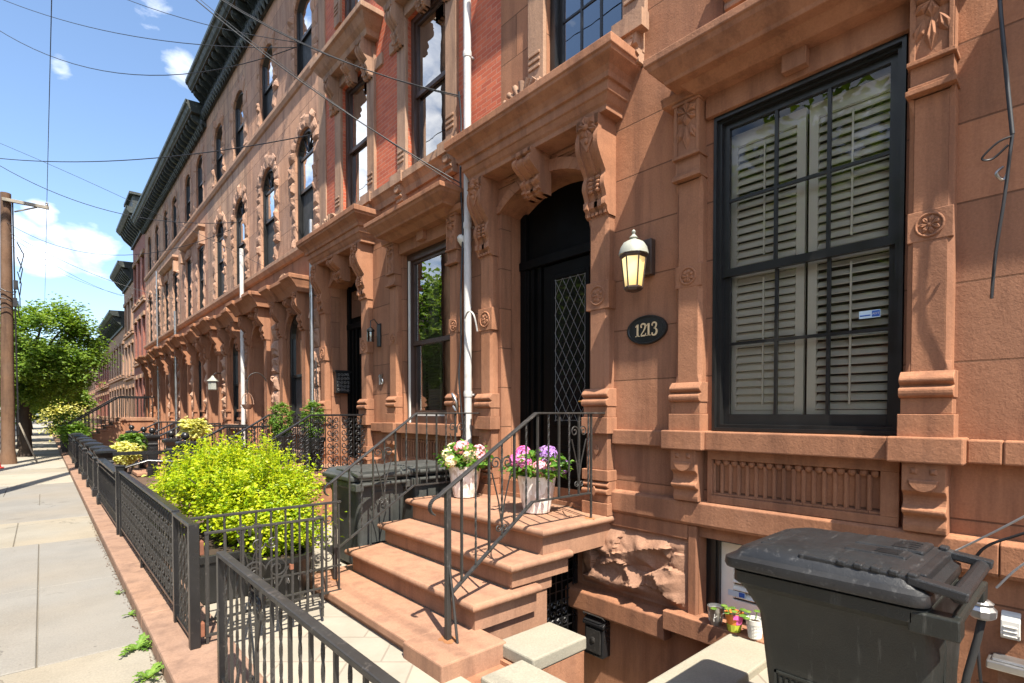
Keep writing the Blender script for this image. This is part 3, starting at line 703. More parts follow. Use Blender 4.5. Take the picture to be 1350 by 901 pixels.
    hd = MB(); cornice_run(hd, .90 + o, 1.98 + o, [(d, 4.24 + z) for d, z in WIN_PROF]); cornice_run(hd, .62 + o, 2.30 + o, [(0, 4.33), (.16, 4.33), (.15, 4.26), (.10, 4.242), (0, 4.242)]); hd.dbox(0, .05, .80 + o, 2.12 + o, 4.08, 4.26)
    hd.dbox(.05, .12, 1.36 + o, 1.52 + o, 4.12, 4.26)
    hood = hd.build('window_hood', M['brown_trim'], h, bevel=.006)
    for a, b_ in wp:
        k = MB(); zt = 4.245; w_ = b_ - a; yc = (a + b_) / 2
        k.dbox(0, .12, a + .012, b_ - .012, zt - .42, zt); k.dbox(0, .14, a, b_, zt - .02, zt + .003)
        for q in range(6):
            t = 2 * math.pi * q / 6 + .5; petal(k, FX - .12, yc, zt - .10, t, .10, .035, .035)
        [petal(k, FX - .12, yc + u_, zt - .19, -math.pi / 2 + e_, l_, .035, .03) for u_, e_, l_ in ((0, 0, .19), (-.035, -.35, .13), (.035, .35, .13))]
        for s_ in (a, b_ - .03): k.dbox(.12, .132, s_ + (.012 if s_ == a else -.012), s_ + (.036 if s_ == a else .018), zt - .42, zt - .02)
        k.dbox(0, .14, a, b_, zt - .445, zt - .42); k.dbox(0, .105, a + .014, b_ - .014, zt - .56, zt - .445); k.dbox(0, .12, a + .006, b_ - .006, zt - .585, zt - .56); k.dbox(0, .14, a - .004, b_ + .004, zt - .615, zt - .585)
        k.build('bracket', M['brown_trim'], hood, bevel=.004)
    for a, b_ in wp:
        k = MB(); shaft(k, a + .005, b_ - .005, 1.96, 3.62, .085); base_mould(k, a, b_, 1.60, 2.0, .085)
        k.dbox(0, .088, a + .006, b_ - .006, 2.77, 2.95); rosette(k, (a + b_) / 2, 2.86, .066, .090); k.build('pilaster', M['brown_trim'], h, bevel=.005)
    ys = D[0] - .3
    sl = [(.14, .86 + o, 2.06 + o, 1.46, 1.606), (.19, .50 + o, .862 + o, 1.457, 1.61), (.19, 2.058 + o, 2.42 + o, 1.457, 1.61), (.06, 2.42 + o, ys, 1.465, 1.60), (.06, 4.98 + o, y1 - .02, 1.465, 1.60)]
    if near: sl.append((.10, .35, .50, 1.465, 1.60))
    for q in sl: s = MB(); s.dbox(0, *q); s.build('sill_stone', M['brown_trim'], h, bevel=.01)
    for a, b_ in wp:
        k = MB(); corbel(k, a + .01, b_ - .01, 1.457, .42, .15); k.build('corbel', M['brown_trim'], h, bevel=.005)
    # fluted panel under the window
    pa, pb, pz0, pz1 = .92 + o, 2.04 + o, 1.10, 1.385
    k = MB(); k.dbox(0, .05, pa - .10, pb + .04, 1.04, pz0); k.dbox(0, .05, pa - .10, pb + .04, pz1, 1.456); k.dbox(0, .05, pa - .10, pa, pz0, pz1); k.dbox(0, .05, pb, pb + .04, pz0, pz1)
    n = 17; st = (pb - pa) / n
    for i in range(n):
        yc = pa + st * (i + .5)
        k.yzprism([(yc - st * .5, pz0), (yc + st * .5, pz0), (yc + st * .5, pz0 + .02), (yc - st * .5, pz0 + .02)], 0, .03)
        k.tube([(FX - .012, yc + st * .5, pz0 + .02), (FX - .012, yc + st * .5, pz1 - .03)], .017, 6); k.ell((FX - .012, yc, pz1 - .02), .03, st * .42, .03, 8, 5)
    k.build('fluted_panel', M['brown_trim'], h, bevel=.004)
    # water table and basement
    k = MB(); yl = y0 if not near else .36
    k.yprism([(0, 1.045), (.06, 1.035), (.075, 1.02), (.075, .86), (.06, .835), (0, .835)], yl, 3.20 + o if near else 3.0 + o); k.build('water_table', M['brown_trim'], h, bevel=.006); k = MB(); k.yprism([(0, 1.045), (.06, 1.035), (.075, 1.02), (.075, .86), (0, .835)], 5.16 + o, y1 - .02)
    k.build('water_table', M['brown_trim'], h, bevel=.006)
    if near:
        k = MB(); rough_block(k, 2.24, 3.40, .09, .70, .02, .12, 84, 46, 3, .13); k.build('rough_panel', M['rough_brown'], h, smooth=28)
        k = MB(); k.dbox(0, .05, 2.17, 2.245, .03, .83); k.dbox(0, .047, 2.248, 3.5, .705, .834)
        k.yprism([(0, .05), (.10, .03), (.12, .01), (.12, -.16), (.10, -.18), (0, -.18)], 2.42, 3.60); k.dbox(0, .145, 1.0, 2.42, -.06, .10)
        k.build('basement_ledge', M['brown_trim'], h, bevel=.008)
        # basement window: black frame, white louvred shutter
        f = MB(); X = FX + .12; f.box(X, X + .06, 2.06, 2.17, .1, .74); f.box(X, X + .06, 1.05, 1.12, .1, .74); f.box(X + .01, X + .05, 1.12, 2.06, .70, .74); f.box(X + .01, X + .05, 1.12, 2.06, .1, .14)
        f.box(X - .02, X, 2.08, 2.12, .1, .74)
        bw = f.build('window', M['black_frame'], h)
        f = MB(); X = FX + .16; f.box(X, X + .03, 1.96, 2.06, .14, .70); f.box(X, X + .03, 1.12, 1.2, .14, .70); f.box(X, X + .03, 1.2, 1.96, .14, .24); f.box(X, X + .03, 1.2, 1.96, .62, .70)
        for q in range(6): f.obox((X + .02, 1.58, .28 + .06 * q), (.02, 0, .018), (0, .38, 0), (.002, 0, -.003))
        f.build('shutter', M['shutter'], bw)
        f = MB(); f.box(FX + .24, FX + .25, 1.0, 2.2, .05, .8); f.build('room_back', M['room'], bw)
        f = MB([]) if False else MB(); X = FX + .157; f.box(X, X + .002, 1.86, 2.0, .27, .315); f.m = 1; f.box(X - .002, X, 1.865, 1.91, .275, .31); f.build('sticker', [M['pale_print'], M['blue_print']], bw)
    else:
        k = MB(); rough_block(k, 2.24 + o, 3.30 + o, .09, .70, .02, .12, 20, 12, 5, .13); k.build('rough_panel', M['rough_brown'], h, smooth=60)
    # the parlour window
    yc, zz0, zz1 = 1.445 + o, 1.612, 4.075
    if near:
        X = FX + .02
        win = sash(h, yc, 1.24, zz0, zz1, X, M['black_frame'], 3, 2, casing=.05, split=.505, up='glass', low='glass', d=.13)
        f = MB(); f.box(X - .035, X, yc - .62, yc - .597, zz0, zz1); f.box(X - .035, X, yc + .597, yc + .62, zz0, zz1); f.box(X - .035, X, yc - .597, yc + .597, zz1 - .03, zz1); f.box(X - .03, X, yc - .597, yc + .597, zz0, zz0 + .025)
        f.build('storm_rim', M['black_frame'], win)
        # plantation shutters: two panels, louvres, tilt rods
        SX = X + .155
        for a, b_ in ((yc + .012, yc + .575), (yc - .575, yc - .012)):
            f = MB(); f.box(SX, SX + .03, a, a + .06, zz0 + .07, zz1 - .1); f.box(SX, SX + .03, b_ - .06, b_, zz0 + .07, zz1 - .1)
            zm = 2.87
            for z0_, z1_ in ((zz0 + .06, zz0 + .16), (zm - .04, zm + .05), (zz1 - .2, zz1 - .1)): f.box(SX, SX + .03, a + .06, b_ - .06, z0_, z1_)
            f.m = 0
            sp = f.build('shutter', M['shutter'], win)
            f = MB()
            for z0_, z1_ in ((zz0 + .16, zm - .04), (zm + .05, zz1 - .2)):
                n = int((z1_ - z0_) / .062)
                for q in range(n):
                    z = z0_ + (q + .5) * (z1_ - z0_) / n; t = R((50 if a > yc else 38) if z < zm else 52)
                    f.obox((SX + .015, (a + b_) / 2, z), (.038 * math.cos(t), 0, .038 * math.sin(t)), (0, (b_ - a) / 2 - .062, 0), (-.0035 * math.sin(t), 0, .0035 * math.cos(t)))
            f.build('louvre', M['shutter'], win)
            f = MB(); f.box(SX - .03, SX - .02, (a + b_) / 2 - .006, (a + b_) / 2 + .006, zz0 + .2, zm - .08); f.box(SX - .03, SX - .02, (a + b_) / 2 - .006, (a + b_) / 2 + .006, zm + .1, zz1 - .25); f.build('tilt_rod', M['shutter'], win)
        f = MB(); XS = X + .074; f.box(XS - .003, XS, .965, 1.085, 2.38, 2.43); f.m = 1; f.box(XS - .005, XS - .003, .968, 1.012, 2.386, 2.425); f.box(XS - .005, XS - .003, 1.02, 1.08, 2.394, 2.402)
        f.build('sticker', [M['pale_print'], M['blue_print']], win)
        t = bpy.data.curves.new('sticker_letters', 'FONT'); t.body = 'ADT'; t.size = .02; t.extrude = .0006; t.align_x = 'CENTER'; t.align_y = 'CENTER'; t.materials.append(M['white'])
        to = bpy.data.objects.new('sticker_lettering', t); COL.objects.link(to); bpy.context.view_layer.update(); me = bpy.data.meshes.new_from_object(to); bpy.data.objects.remove(to); bpy.data.curves.remove(t); to = bpy.data.objects.new('sticker_lettering', me); COL.objects.link(to); to.parent = win; to.location = Vector((XS - .0065, .99, 2.405)) - BASE[win.name]; to.rotation_euler = (R(90), 0, R(-90)); BASE[to.name] = BASE[win.name]
        f = MB(); f.box(FX + .6, FX + .62, yc - 1.2, yc + 1.2, 1.0, 4.6); f.box(FX + .2, FX + .6, yc - 1.2, yc + 1.2, 1.0, 1.02); f.box(FX + .2, FX + .6, yc - 1.2, yc - 1.18, 1, 4.6); f.box(FX + .2, FX + .6, yc + 1.18, yc + 1.2, 1, 4.6); f.build('room_back', M['room'], win)
    else:
        X = FX + .06
        win = sash(h, yc, 1.24, zz0, zz1, X, M['brown_frame'], 1, 1, casing=.10, split=.47, up='glassB', low='glassB')
        f = MB(); f.box(X - .02, X + .05, yc + .53, yc + .56, zz0, zz1 - .1); f.box(X + .03, X + .06, yc - .52, yc + .52, zz0 + .07, zz0 + .12); f.build('sash_strip', M['white'], win)
        f = MB(); SX = X + .2
        for q in range(28): f.obox((SX, yc + .25, zz0 + .15 + q * .045), (.018, 0, -.012), (0, .22, 0), (.002, 0, .003))
        f.box(SX - .015, SX + .015, yc + .45, yc + .52, zz0 + .1, zz0 + 1.4); f.box(SX - .015, SX + .015, yc + .0, yc + .05, zz0 + .1, zz0 + 1.4)
        f.build('shutter', M['shutter'], win)
        f = MB()
        for q in range(9):
            y = yc + .5 - .03 * q; f.tube([(SX + .1 + .02 * (q % 2), y, zz0 + .1), (SX + .1 + .02 * (q % 2), y, zz1 - .15)], .018, 6)
        f.build('curtain', M['shutter'], win)
        f = MB(); f.box(FX + .9, FX + .92, yc - 1.2, yc + 1.2, 1.0, 4.6); f.box(FX + .2, FX + .9, yc - 1.2, yc - 1.18, 1, 4.6); f.box(FX + .2, FX + .9, yc + 1.18, yc + 1.2, 1, 4.6); f.build('room_back', M['room'], win)
    return h
HOUSE_A = red_house(0, 'brown stucco row house with a black leaded-glass door and white parlour shutters', True)
HOUSE_B = red_house(4.80, 'row house with red painted brick above and a brown-framed mirror-like parlour window', False)
# neighbour to the right: only its stretch of wall shows, its door hood shades it
nb = thing('brownstone_house', (FX, -2, 0), 'row house at the right edge, only a strip of scored wall in sight', 'house', 'brownstone row houses')
w = MB(); wall(w, -5.2, .45, -1.1, 5.02); w.build('parlour_wall', M['brown'], nb)
w = MB(); wall(w, -5.2, .44, 5.02, 11.2); w.build('upper_wall', M['brown'], nb)
w = MB(); w.box(FX + .02, FX + 11, -5.2, .44, 11.2, 11.5); w.box(FX + .3, FX + 11, .2, .4, -1, 11.2); w.build('roof', M['room'], nb)
k = MB(); k.dbox(0, .10, -1.6, .348, 1.465, 1.60); k.build('sill_course', M['brown_trim'], nb, bevel=.01)
k = MB(); k.yprism([(0, 1.045), (.06, 1.035), (.075, 1.02), (.075, .86), (.06, .835), (0, .835)], -1.6, .355); k.build('water_table', M['brown_trim'], nb, bevel=.006)
k = MB(); k.yprism([(0, .62), (.10, .60), (.10, .42), (0, .40)], -1.6, -.02); k.build('basement_ledge', M['brown_trim'], nb, bevel=.006)
k = MB(); rough_block(k, -.6, .36, .02, .40, .0, .09, 26, 12, 9, .1); k.build('rough_panel', M['rough_brown'], nb, smooth=60)
hd = MB(); cornice_run(hd, -2.1, -.55, [(d, 4.44 + z) for d, z in DOOR_PROF]); hd.build('door_hood', M['brown_trim'], nb, bevel=.006)
k = MB(); console(k, -.52, -.26, 4.44, .86, .26); shaft(k, -.5, -.28, .8, 3.60, .10); k.build('pilaster', M['brown_trim'], nb)
# ------------------------------------------------------------------ rock-faced stone houses further along
def voussoirs(mb, yc, hw, sp, zc, z0, w, d, seed, detail):
    """rough quoins up both jambs and wedge stones over the arch"""
    rng = random.Random(seed); ny = 4 if detail else 2
    z = z0
    while z < sp - .1:
        h = min(rng.uniform(.20, .42), sp - z)
        for g in (-1, 1):
            ww = w * (rng.uniform(.7, 1.3) if rng.random() < .5 else rng.uniform(1.6, 2.5)); a, b = (yc - hw - ww, yc - hw + .004) if g < 0 else (yc + hw - .004, yc + hw + ww)
            rough_block(mb, a, b, z + .004, z + h - .004, d * rng.uniform(.3, 1.2), rng.uniform(.03, .075), ny, ny, rng.randrange(99), .06)
        z += h
    n = 9; flat = zc - sp < hw * .6
    c = arch_curve(yc - hw, yc + hw, sp, zc, n)
    for i in range(n):
        q0, q1 = c[i], c[i + 1]; ln = w * rng.uniform(1.3, 2.6)
        def out(p):
            v = Vector((p[0] - yc, (p[1] - sp) + (.9 if flat else .0))); v = v.normalized() * ln; return (p[0] + v.x, p[1] + v.y)
        q = [q0, q1, out(q1), out(q0)]; ce = (sum(p[0] for p in q) / 4, sum(p[1] for p in q) / 4)
        q = [(ce[0] + (p[0] - ce[0]) * .97, ce[1] + (p[1] - ce[1]) * .97) for p in q]
        m = 4; pts = []; X = FX - d * rng.uniform(.3, 1.2); am = rng.uniform(.03, .07); sd = rng.randrange(99)
        for jj in range(m + 1):
            for ii in range(m + 1):
                u, t = ii / m, jj / m
                y = (q[0][0] * (1 - u) + q[1][0] * u) * (1 - t) + (q[3][0] * (1 - u) + q[2][0] * u) * t; z = (q[0][1] * (1 - u) + q[1][1] * u) * (1 - t) + (q[3][1] * (1 - u) + q[2][1] * u) * t
                e = 0 if ii in (0, m) or jj in (0, m) else am * (.5 + .7 * noise.noise(Vector((y * 5, z * 5, sd))))
                pts.append((X - e, y, z))
        mb.add(pts, [(jj * (m + 1) + ii, (jj + 1) * (m + 1) + ii, (jj + 1) * (m + 1) + ii + 1, jj * (m + 1) + ii + 1) for jj in range(m) for ii in range(m)])
        mb.add([(X, *p) for p in q] + [(FX + .01, *p) for p in q], [(0, 1, 5, 4), (1, 2, 6, 5), (2, 3, 7, 6), (3, 0, 4, 7)])

def roof_cornice(h, y0, y1, zb, zt, prj, n, rl=0, rr=0, near=True):
    k = MB(); H = zt - zb
    cornice_run(k, y0, y1, [(0, zt + .04), (prj - .05, zt), (prj, zt - .02), (prj, zt - .12), (prj - .04, zt - .14), (prj - .09, zt - .24), (prj - .14, zt - .28), (prj - .14, zt - .32), (.16, zt - .34), (.14, zt - .44), (.08, zt - .48), (.08, zb + .2), (.12, zb + .17), (.12, zb + .08), (.06, zb + .05), (.06, zb), (0, zb)], rl, rr)
    c = k.build('cornice', M['cornice'], h)
    k = MB(); k.box(FX - prj - .012, FX - prj + .03, y0 - prj * rl, y1 + prj * rr, zt - .09, zt + .005); k.build('gutter_edge', M['cornice_green'], c)
    b = MB(); st = (y1 - y0) / n; yy = y0 + st * .5
    pr = [(.08, zt - .34), (prj - .18, zt - .34), (prj - .18, zt - .42)] + smoothpts([(prj - .18, zt - .44), (prj - .26, zt - .52), (prj - .42, zt - .60), (prj - .50, zt - .74), (.14, zb + .30)], 3) + [(.08, zb + .24)]
    b.yprism(pr, yy - .055, yy + .055); b.yprism([(d + .015, z) for d, z in pr[1:-1]] + [(.1, zb + .25)], yy - .015, yy + .015)
    first = b.build('bracket', M['cornice'], c)
    for i in range(1, n): inst(first, c, (0, st * i, 0))
    for i in range(n * 2):
        y = y0 + (y1 - y0) * (i + .5) / (n * 2)
        if i == 0: d = MB(); d.dbox(.06, .11, y - .07, y + .07, zb + .24, zb + .44); d.tube([(FX - .10, y, zb + .26), (FX - .13, y, zb + .08), (FX - .09, y, zb - .06)], [.05, .06, .02], 6); f0 = d.build('frieze_panel', M['cornice'], c)
        else: inst(f0, c, (0, (y1 - y0) / (n * 2) * i, 0))

def stone_house(y0, y1, label, v, near, wallmat='pink'):
    o = y0; h = thing('brownstone_house', (FX, (y0 + y1) / 2, 0), label, 'house', 'brownstone row houses')
    W = y1 - y0; s = W / 4.6
    wc, dc = y0 + 1.33 * s, y0 + 3.72 * s
    PW = (wc - .52, wc + .52, 1.45, 3.88, 3.36); PD = (dc - .55, dc + .55, .55, 3.92, 3.40)
    uy = (y0 + .80 * s, y0 + 3.05 * s)
    if v == 'pair': uy = (y0 + 1.1 * s, y0 + 3.1 * s)
    U2 = [(y - .50, y + .50, 5.16, 7.46, 6.98) for y in uy]; U3 = [(y - .48, y + .48, 8.56, 10.25, 10.0) for y in uy]
    if v == 'pair': U2 = [(y - .44, y + .44, 5.16, 7.30) for y in uy]
    w = MB(); wall(w, y0, y1, .9, 4.98, [PW, PD], depth=.3); w.build('parlour_wall', M['brown_trim'], h)
    w = MB(); wall(w, y0, y1, -.6, .9); w.build('basement_wall', M['brown_trim'], h)
    w = MB(); wall(w, y0, y1, 4.98, 11.3, U2 + U3, depth=.24); w.build('upper_wall', M[wallmat], h)
    r = MB(); r.box(FX + .02, FX + 11, y0 + .02, y1 - .02, 11.3, 11.6); r.box(FX + .5, FX + 11, y0 + .02, y0 + .15, -1, 11.3); r.box(FX + .5, FX + 11, y1 - .15, y1 - .02, -1, 11.3); r.build('roof', M['room'], h)
    dz = 0 if near < 2 else -.55
    roof_cornice(h, y0 + .01, y1 - .01, 10.98 + dz * .4, 11.98 + dz, .56, 11, 0, 0)
    for a, b, za, zb, *sp in U2 + U3:
        q = MB()
        if len(sp) and sp[0]: voussoirs(q, (a + b) / 2, (b - a) / 2, sp[0], zb, za, .15, .015, int(a * 10), near < 1)
        else: voussoirs(q, (a + b) / 2, (b - a) / 2, zb - .02, zb, za, .15, .015, int(a * 10), False)
        q.build('window_surround', M['rough_pink'], h)
    # quoined strips of rough stone between the ground-floor openings
    for yy in (y0 + .25, (wc + dc) / 2):
        q = MB()
        for k in range(6): rough_block(q, yy - .17, yy + .17, 1.5 + .38 * k + .008, 1.5 + .38 * (k + 1) - .008, .02, .10, 6 if near < 1 else 3, 6 if near < 1 else 3, int(yy * 7) + k, .08)
        q.build('rock_faced_stone', M['rough_pink'], h)
    k = MB()
    for z, d in ((8.44, .07), (5.04, .12)): k = MB(); cornice_run(k, y0 + .01, y1 - .01, [(0, z + .10), (d, z + .08), (d, z), (d * .5, z - .08), (0, z - .1)], 0, 0); k.build('belt_course', M['pink_trim'], h, bevel=.006)
    k = MB()
    if v == 'pair':
        yc = sum(uy) / 2; cornice_run(k, yc - 1.45, yc + 1.45, [(0, 7.86), (.2, 7.82), (.2, 7.74), (.08, 7.62), (0, 7.6)])
        k.build('label_moulding', M['pink_trim'], h)
        for s_ in (-1, 1): k = MB(); k.dbox(0, .16, yc + s_ * 1.5 - .1, yc + s_ * 1.5 + .1, 7.2, 7.6); k.build('label_stop', M['pink_trim'], h)
        k = MB()
    k.dbox(0, .12, wc - .75, wc + .75, 1.32, 1.45); k.build('window_sill', M['pink_trim'], h); k = MB(); k.yprism([(0, 1.0), (.07, .98), (.07, .85), (0, .83)], y0 + .01, dc - .8)
    k.build('water_table', M['pink_trim'], h, bevel=.006)
    # hoods over the parlour window and the door, on consoles
    for nm, yc, hw, zt, prj in (('window_hood', wc, .52, 4.12, .40), ('door_hood', dc, .55, 4.18, .46)):
        hd = MB(); pf = [(0, .34), (prj - .01, .31), (prj, .30), (prj, .235), (prj - .05, .2), (prj - .13, .12), (prj - .17, .06), (prj - .2, 0), (0, 0)]
        cornice_run(hd, yc - hw - .02, yc + hw + .02, [(d, zt + z) for d, z in pf])
        for s_ in (-1, 1): cornice_run(hd, yc + s_ * (hw + .14) - .16, yc + s_ * (hw + .14) + .16, [(d + .06, zt + z + (.005 if i < 4 else 0)) for i, (d, z) in enumerate(pf[1:])], .25, .25)
        o_ = hd.build(nm, M['brown_trim'], h, bevel=.004 if near < 1 else 0)
        for s_ in (-1, 1): bk = MB(); yy = yc + s_ * (hw + .14); console(bk, yy - .11, yy + .11, zt, .72, .27, leaf=near < 1, detail=near < 1); bk.build('bracket', M['brown_trim'], o_)
        bk = MB(); console(bk, yc - .10, yc + .10, zt, .32, .22, leaf=False, detail=near < 1); bk.build('keystone', M['brown_trim'], o_)
        if near < 1: bk = MB(); fan_shell(bk, yc, zt + .32, .24, .24); bk.build('shell_carving', M['tan'], o_, smooth=60)
        zb = 1.45 if nm == 'window_hood' else .55
        for s_ in (-1, 1):
            k = MB(); yy = yc + s_ * (hw + .14); k.dbox(0, .09, yy - .10, yy + .10, zb, zt - .7)
            for z in (zb + .12, zb + .34): k.dbox(0, .13, yy - .13, yy + .13, z, z + .06)
            k.build('pilaster', M['brown_trim'], h, bevel=.005 if near < 1 else 0)
        k = MB(); arch_band(k, yc - hw, yc + hw, 3.36 if zb > 1 else 3.40, 3.88 if zb > 1 else 3.92, .10, 0, .05, n=10)
        k.build('archivolt', M['brown_trim'], h, bevel=.005 if near < 1 else 0)
    sash(h, wc, 1.03, 1.46, 3.87, FX + .05, M['black_frame'], spring=3.36, casing=.07, split=.45, up='glassB' if near < 1 else 'pane_sky', low='screen', d=.1)
    if near < 1: b = MB(); b.box(FX + .5, FX + .52, wc - .9, wc + .9, 1.2, 4.2); b.build('room_back', M['room'], h)
    d = MB(); d.box(FX + .75, FX + .8, dc - .55, dc + .55, .55, 3.95); d.box(FX + .7, FX + .75, dc - .05, dc + .5, .6, 3.0); d.box(FX + .69, FX + .75, dc - .55, dc + .55, 3.05, 3.13); dd = d.build('door', M['black_wood'], h)
    d = MB(); d.add([(FX + .735, dc - .45, 3.2), (FX + .735, dc + .45, 3.2), (FX + .735, dc + .3, 3.7), (FX + .735, dc - .3, 3.7)], [(0, 3, 2, 1)]); d.build('pane', M['pane_sky'], dd)
    d = MB(); X0, X1 = FX + .29, FX + .8
    for yy in (dc - .55, dc + .55): d.add([(X0, yy, .55), (X1, yy, .55), (X1, yy, 3.4), (X0, yy, 3.4)], [(0, 1, 2, 3)])
    c = arch_curve(dc - .55, dc + .55, 3.40, 3.92)
    for (a, p), (b, q_) in zip(c, c[1:]): d.add([(X0, a, p), (X1, a, p), (X1, b, q_), (X0, b, q_)], [(0, 1, 2, 3)])
    d.box(FX - .02, X1, dc - .55, dc + .55, .45, .56); d.build('door_jamb', M['brown_trim'], h)
    for a, b, za, zb, *sp in U2: sash(h, (a + b) / 2, b - a - .01, za + .005, zb - .005, FX + .045, M['black_frame'], spring=sp[0] if sp else None, fan=bool(sp), casing=.06, up='pane_sky', low='screen' if near < 1 else 'pane')
    rgb = random.Random(int(y0 * 10))
    for a, b, za, zb, *sp in U2 + U3:
        if rgb.random() < .6:
            q = MB(); zz = zb - .25 - rgb.uniform(.2, 1.0); q.box(FX + .16, FX + .165, a + .08, b - .08, zz, zb - .15); q.build('window_blind', M['shutter'], h)
    for a, b, za, zb, *sp in U3: sash(h, (a + b) / 2, b - a - .01, za + .005, zb - .005, FX + .045, M['black_frame'], spring=sp[0] if sp else None, casing=.06, up='pane_sky', low='screen' if near < 1 else 'pane')
    return h
HOUSE_C = stone_house(9.92, 14.6, 'pinkish rock-faced stone house next to the red brick one, nearest of the stone row', 'arch', 0)
HOUSE_D = stone_house(14.6, 18.9, 'rock-faced stone house with a hooked white drainpipe at its near edge', 'arch', 0, 'pink_b')
HOUSE_E = stone_house(18.9, 23.3, 'stone house with paired second-floor windows, nearest under the lower cornice', 'pair', 2, 'pink_c')
HOUSE_F = stone_house(23.3, 27.8, 'stone house with paired second-floor windows, just past a far white drainpipe', 'pair', 2, 'pink_b')
HOUSE_G = stone_house(27.8, 32.2, 'stone house with arched windows just before the red brick house with the stepped cornice', 'arch', 2)

def simple_house(y0, y1, top, mat, label, n, X=FX, trim='tan', proj=.7, tower=False, floors=3):
    h = thing('row_house', (X, (y0 + y1) / 2, 0), label, 'house', 'far row houses')
    global FX_
    d = FX - X
    fh = (top - 1.4 - 1.2) / floors; holes = []
    for f in range(floors):
        for k in range(n):
            yc = y0 + (y1 - y0) * (k + .5) / n; holes.append((yc - .42, yc + .42, 1.5 + f * fh, 1.5 + f * fh + fh * .68))
    w = MB(); wall(w, y0, y1, -.3, top - 1.0, holes, d=d, depth=.25); w.build('wall', M[mat], h)
    b = MB(); b.box(X + .3, X + 10, y0 + .01, y1 - .01, top - 1.2, top - .9); b.box(X + .4, X + 10, y0 + .01, y0 + .2, -.3, top - 1.0); b.box(X + .4, X + 10, y1 - .2, y1 - .01, -.3, top - 1.0); b.build('roof', M['room'], h)
    for a, e, za, zb in holes:
        f = MB(); xx = X + .12; f.box(xx, xx + .08, a, a + .06, za, zb); f.box(xx, xx + .08, e - .06, e, za, zb); f.box(xx, xx + .08, a, e, (za + zb) / 2 - .03, (za + zb) / 2 + .03); f.box(xx, xx + .08, a + .06, e - .06, zb - .06, zb)
        wi = f.build('window', M['black_frame'], h)
        p = MB(); p.add([(xx + .05, a, za), (xx + .05, e, za), (xx + .05, e, zb), (xx + .05, a, zb)], [(0, 3, 2, 1)]); p.build('pane', M['pane'], wi)
    for a, e, za, zb in holes:
        k = MB(); k.box(X - .08, X + .02, a - .12, e + .12, zb, zb + .2); k.build('lintel', M[trim], h); k = MB(); k.box(X - .1, X + .02, a - .1, e + .1, za - .12, za); k.build('window_sill', M[trim], h)
    for f in range(floors): k = MB(); k.box(X - .1, X + .01, y0 + .01, y1 - .01, 1.2 + f * fh, 1.3 + f * fh); k.build('belt_course', M[trim], h)
    c = MB(); zt, zb = top, top - 1.0
    rows = [(0, zt + .04), (proj, zt), (proj, zt - .14), (proj - .14, zt - .3), (.16, zt - .36), (.1, zb + .1), (.1, zb), (0, zb)]
    cornice_run(c, y0, y1, [(dd + d, z) for dd, z in rows], 0, 0)
    co = c.build('cornice', M['cornice'], h)
    e = MB(); e.box(X - proj - .015, X - proj + .03, y0, y1, zt - .13, zt + .01); e.build('gutter_edge', M['cornice_green'], co)
    nb_ = max(4, int((y1 - y0) / .5)); b = MB(); y = y0 + .25
    b.prism([(.05, zt - .36), (proj - .16, zt - .36), (proj - .3, zt - .6), (.12, zb + .1)], lambda q, z: (X - q, y - .06, z), lambda q, z: (X - q, y + .06, z)); fb = b.build('bracket', M['cornice'], co)
    for i in range(1, nb_): inst(fb, co, (0, (y1 - y0) / nb_ * i, 0))
    if tower:
        t = MB(); t.box(X - .45, X + .8, y0 + .3, y0 + 2.4, top, top + .7); t.box(X - .6, X + .9, y0 + .15, y0 + 2.55, top + .7, top + .82); t.build('parapet_block', M['cornice'], co)
    return h
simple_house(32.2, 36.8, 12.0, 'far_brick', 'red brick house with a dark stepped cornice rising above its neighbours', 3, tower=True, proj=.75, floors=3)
simple_house(36.8, 41.4, 10.3, 'pink_trim', 'pale stone house whose dark cornice hangs below that of the red brick house', 3, proj=.7)
simple_house(41.4, 52.0, 8.2, 'pink_trim', 'low far row house with a long green-edged cornice above the street tree', 6, proj=.75, floors=2)
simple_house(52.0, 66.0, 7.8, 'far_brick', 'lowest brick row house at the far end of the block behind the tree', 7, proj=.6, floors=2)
simple_house(66.0, 90.0, 7.4, 'pink_trim', 'last stone row house beyond the trees', 8, proj=.6, floors=2)

# across the street: what the window panes mirror
def opposite_house(y0, y1, top, mat, label):
    h = thing('opposite_house', (-13, (y0 + y1) / 2, 0), label, 'house', 'houses across the street')
    w = MB(); w.box(-20, -13, y0, y1, -.2, top); w.build('wall', M[mat], h)
    k = MB(); k.box(-13.5, -12.9, y0 + .02, y1 - .02, top - .02, top + .5); k.build('cornice', M['tan'], h)
    p = MB()
    for f in range(3):
        for q in range(3):
            yc = y0 + (y1 - y0) * (q + .5) / 3; p.box(-13.02, -12.96, yc - .45, yc + .45, 1.3 + f * 2.9, 3.2 + f * 2.9)
    p.build('window', M['pane'], h)
for i, (mt, lb) in enumerate((('brick', 'red brick house across the street, nearest the camera'), ('pink_trim', 'pale stone house across the street'), ('far_brick', 'dark brick house across the street'), ('tan', 'tan house across the street, farthest along'))):
    opposite_house(-4 + 11 * i, 7 + 11 * i, 9.6 + .4 * (i % 2), mt, lb)
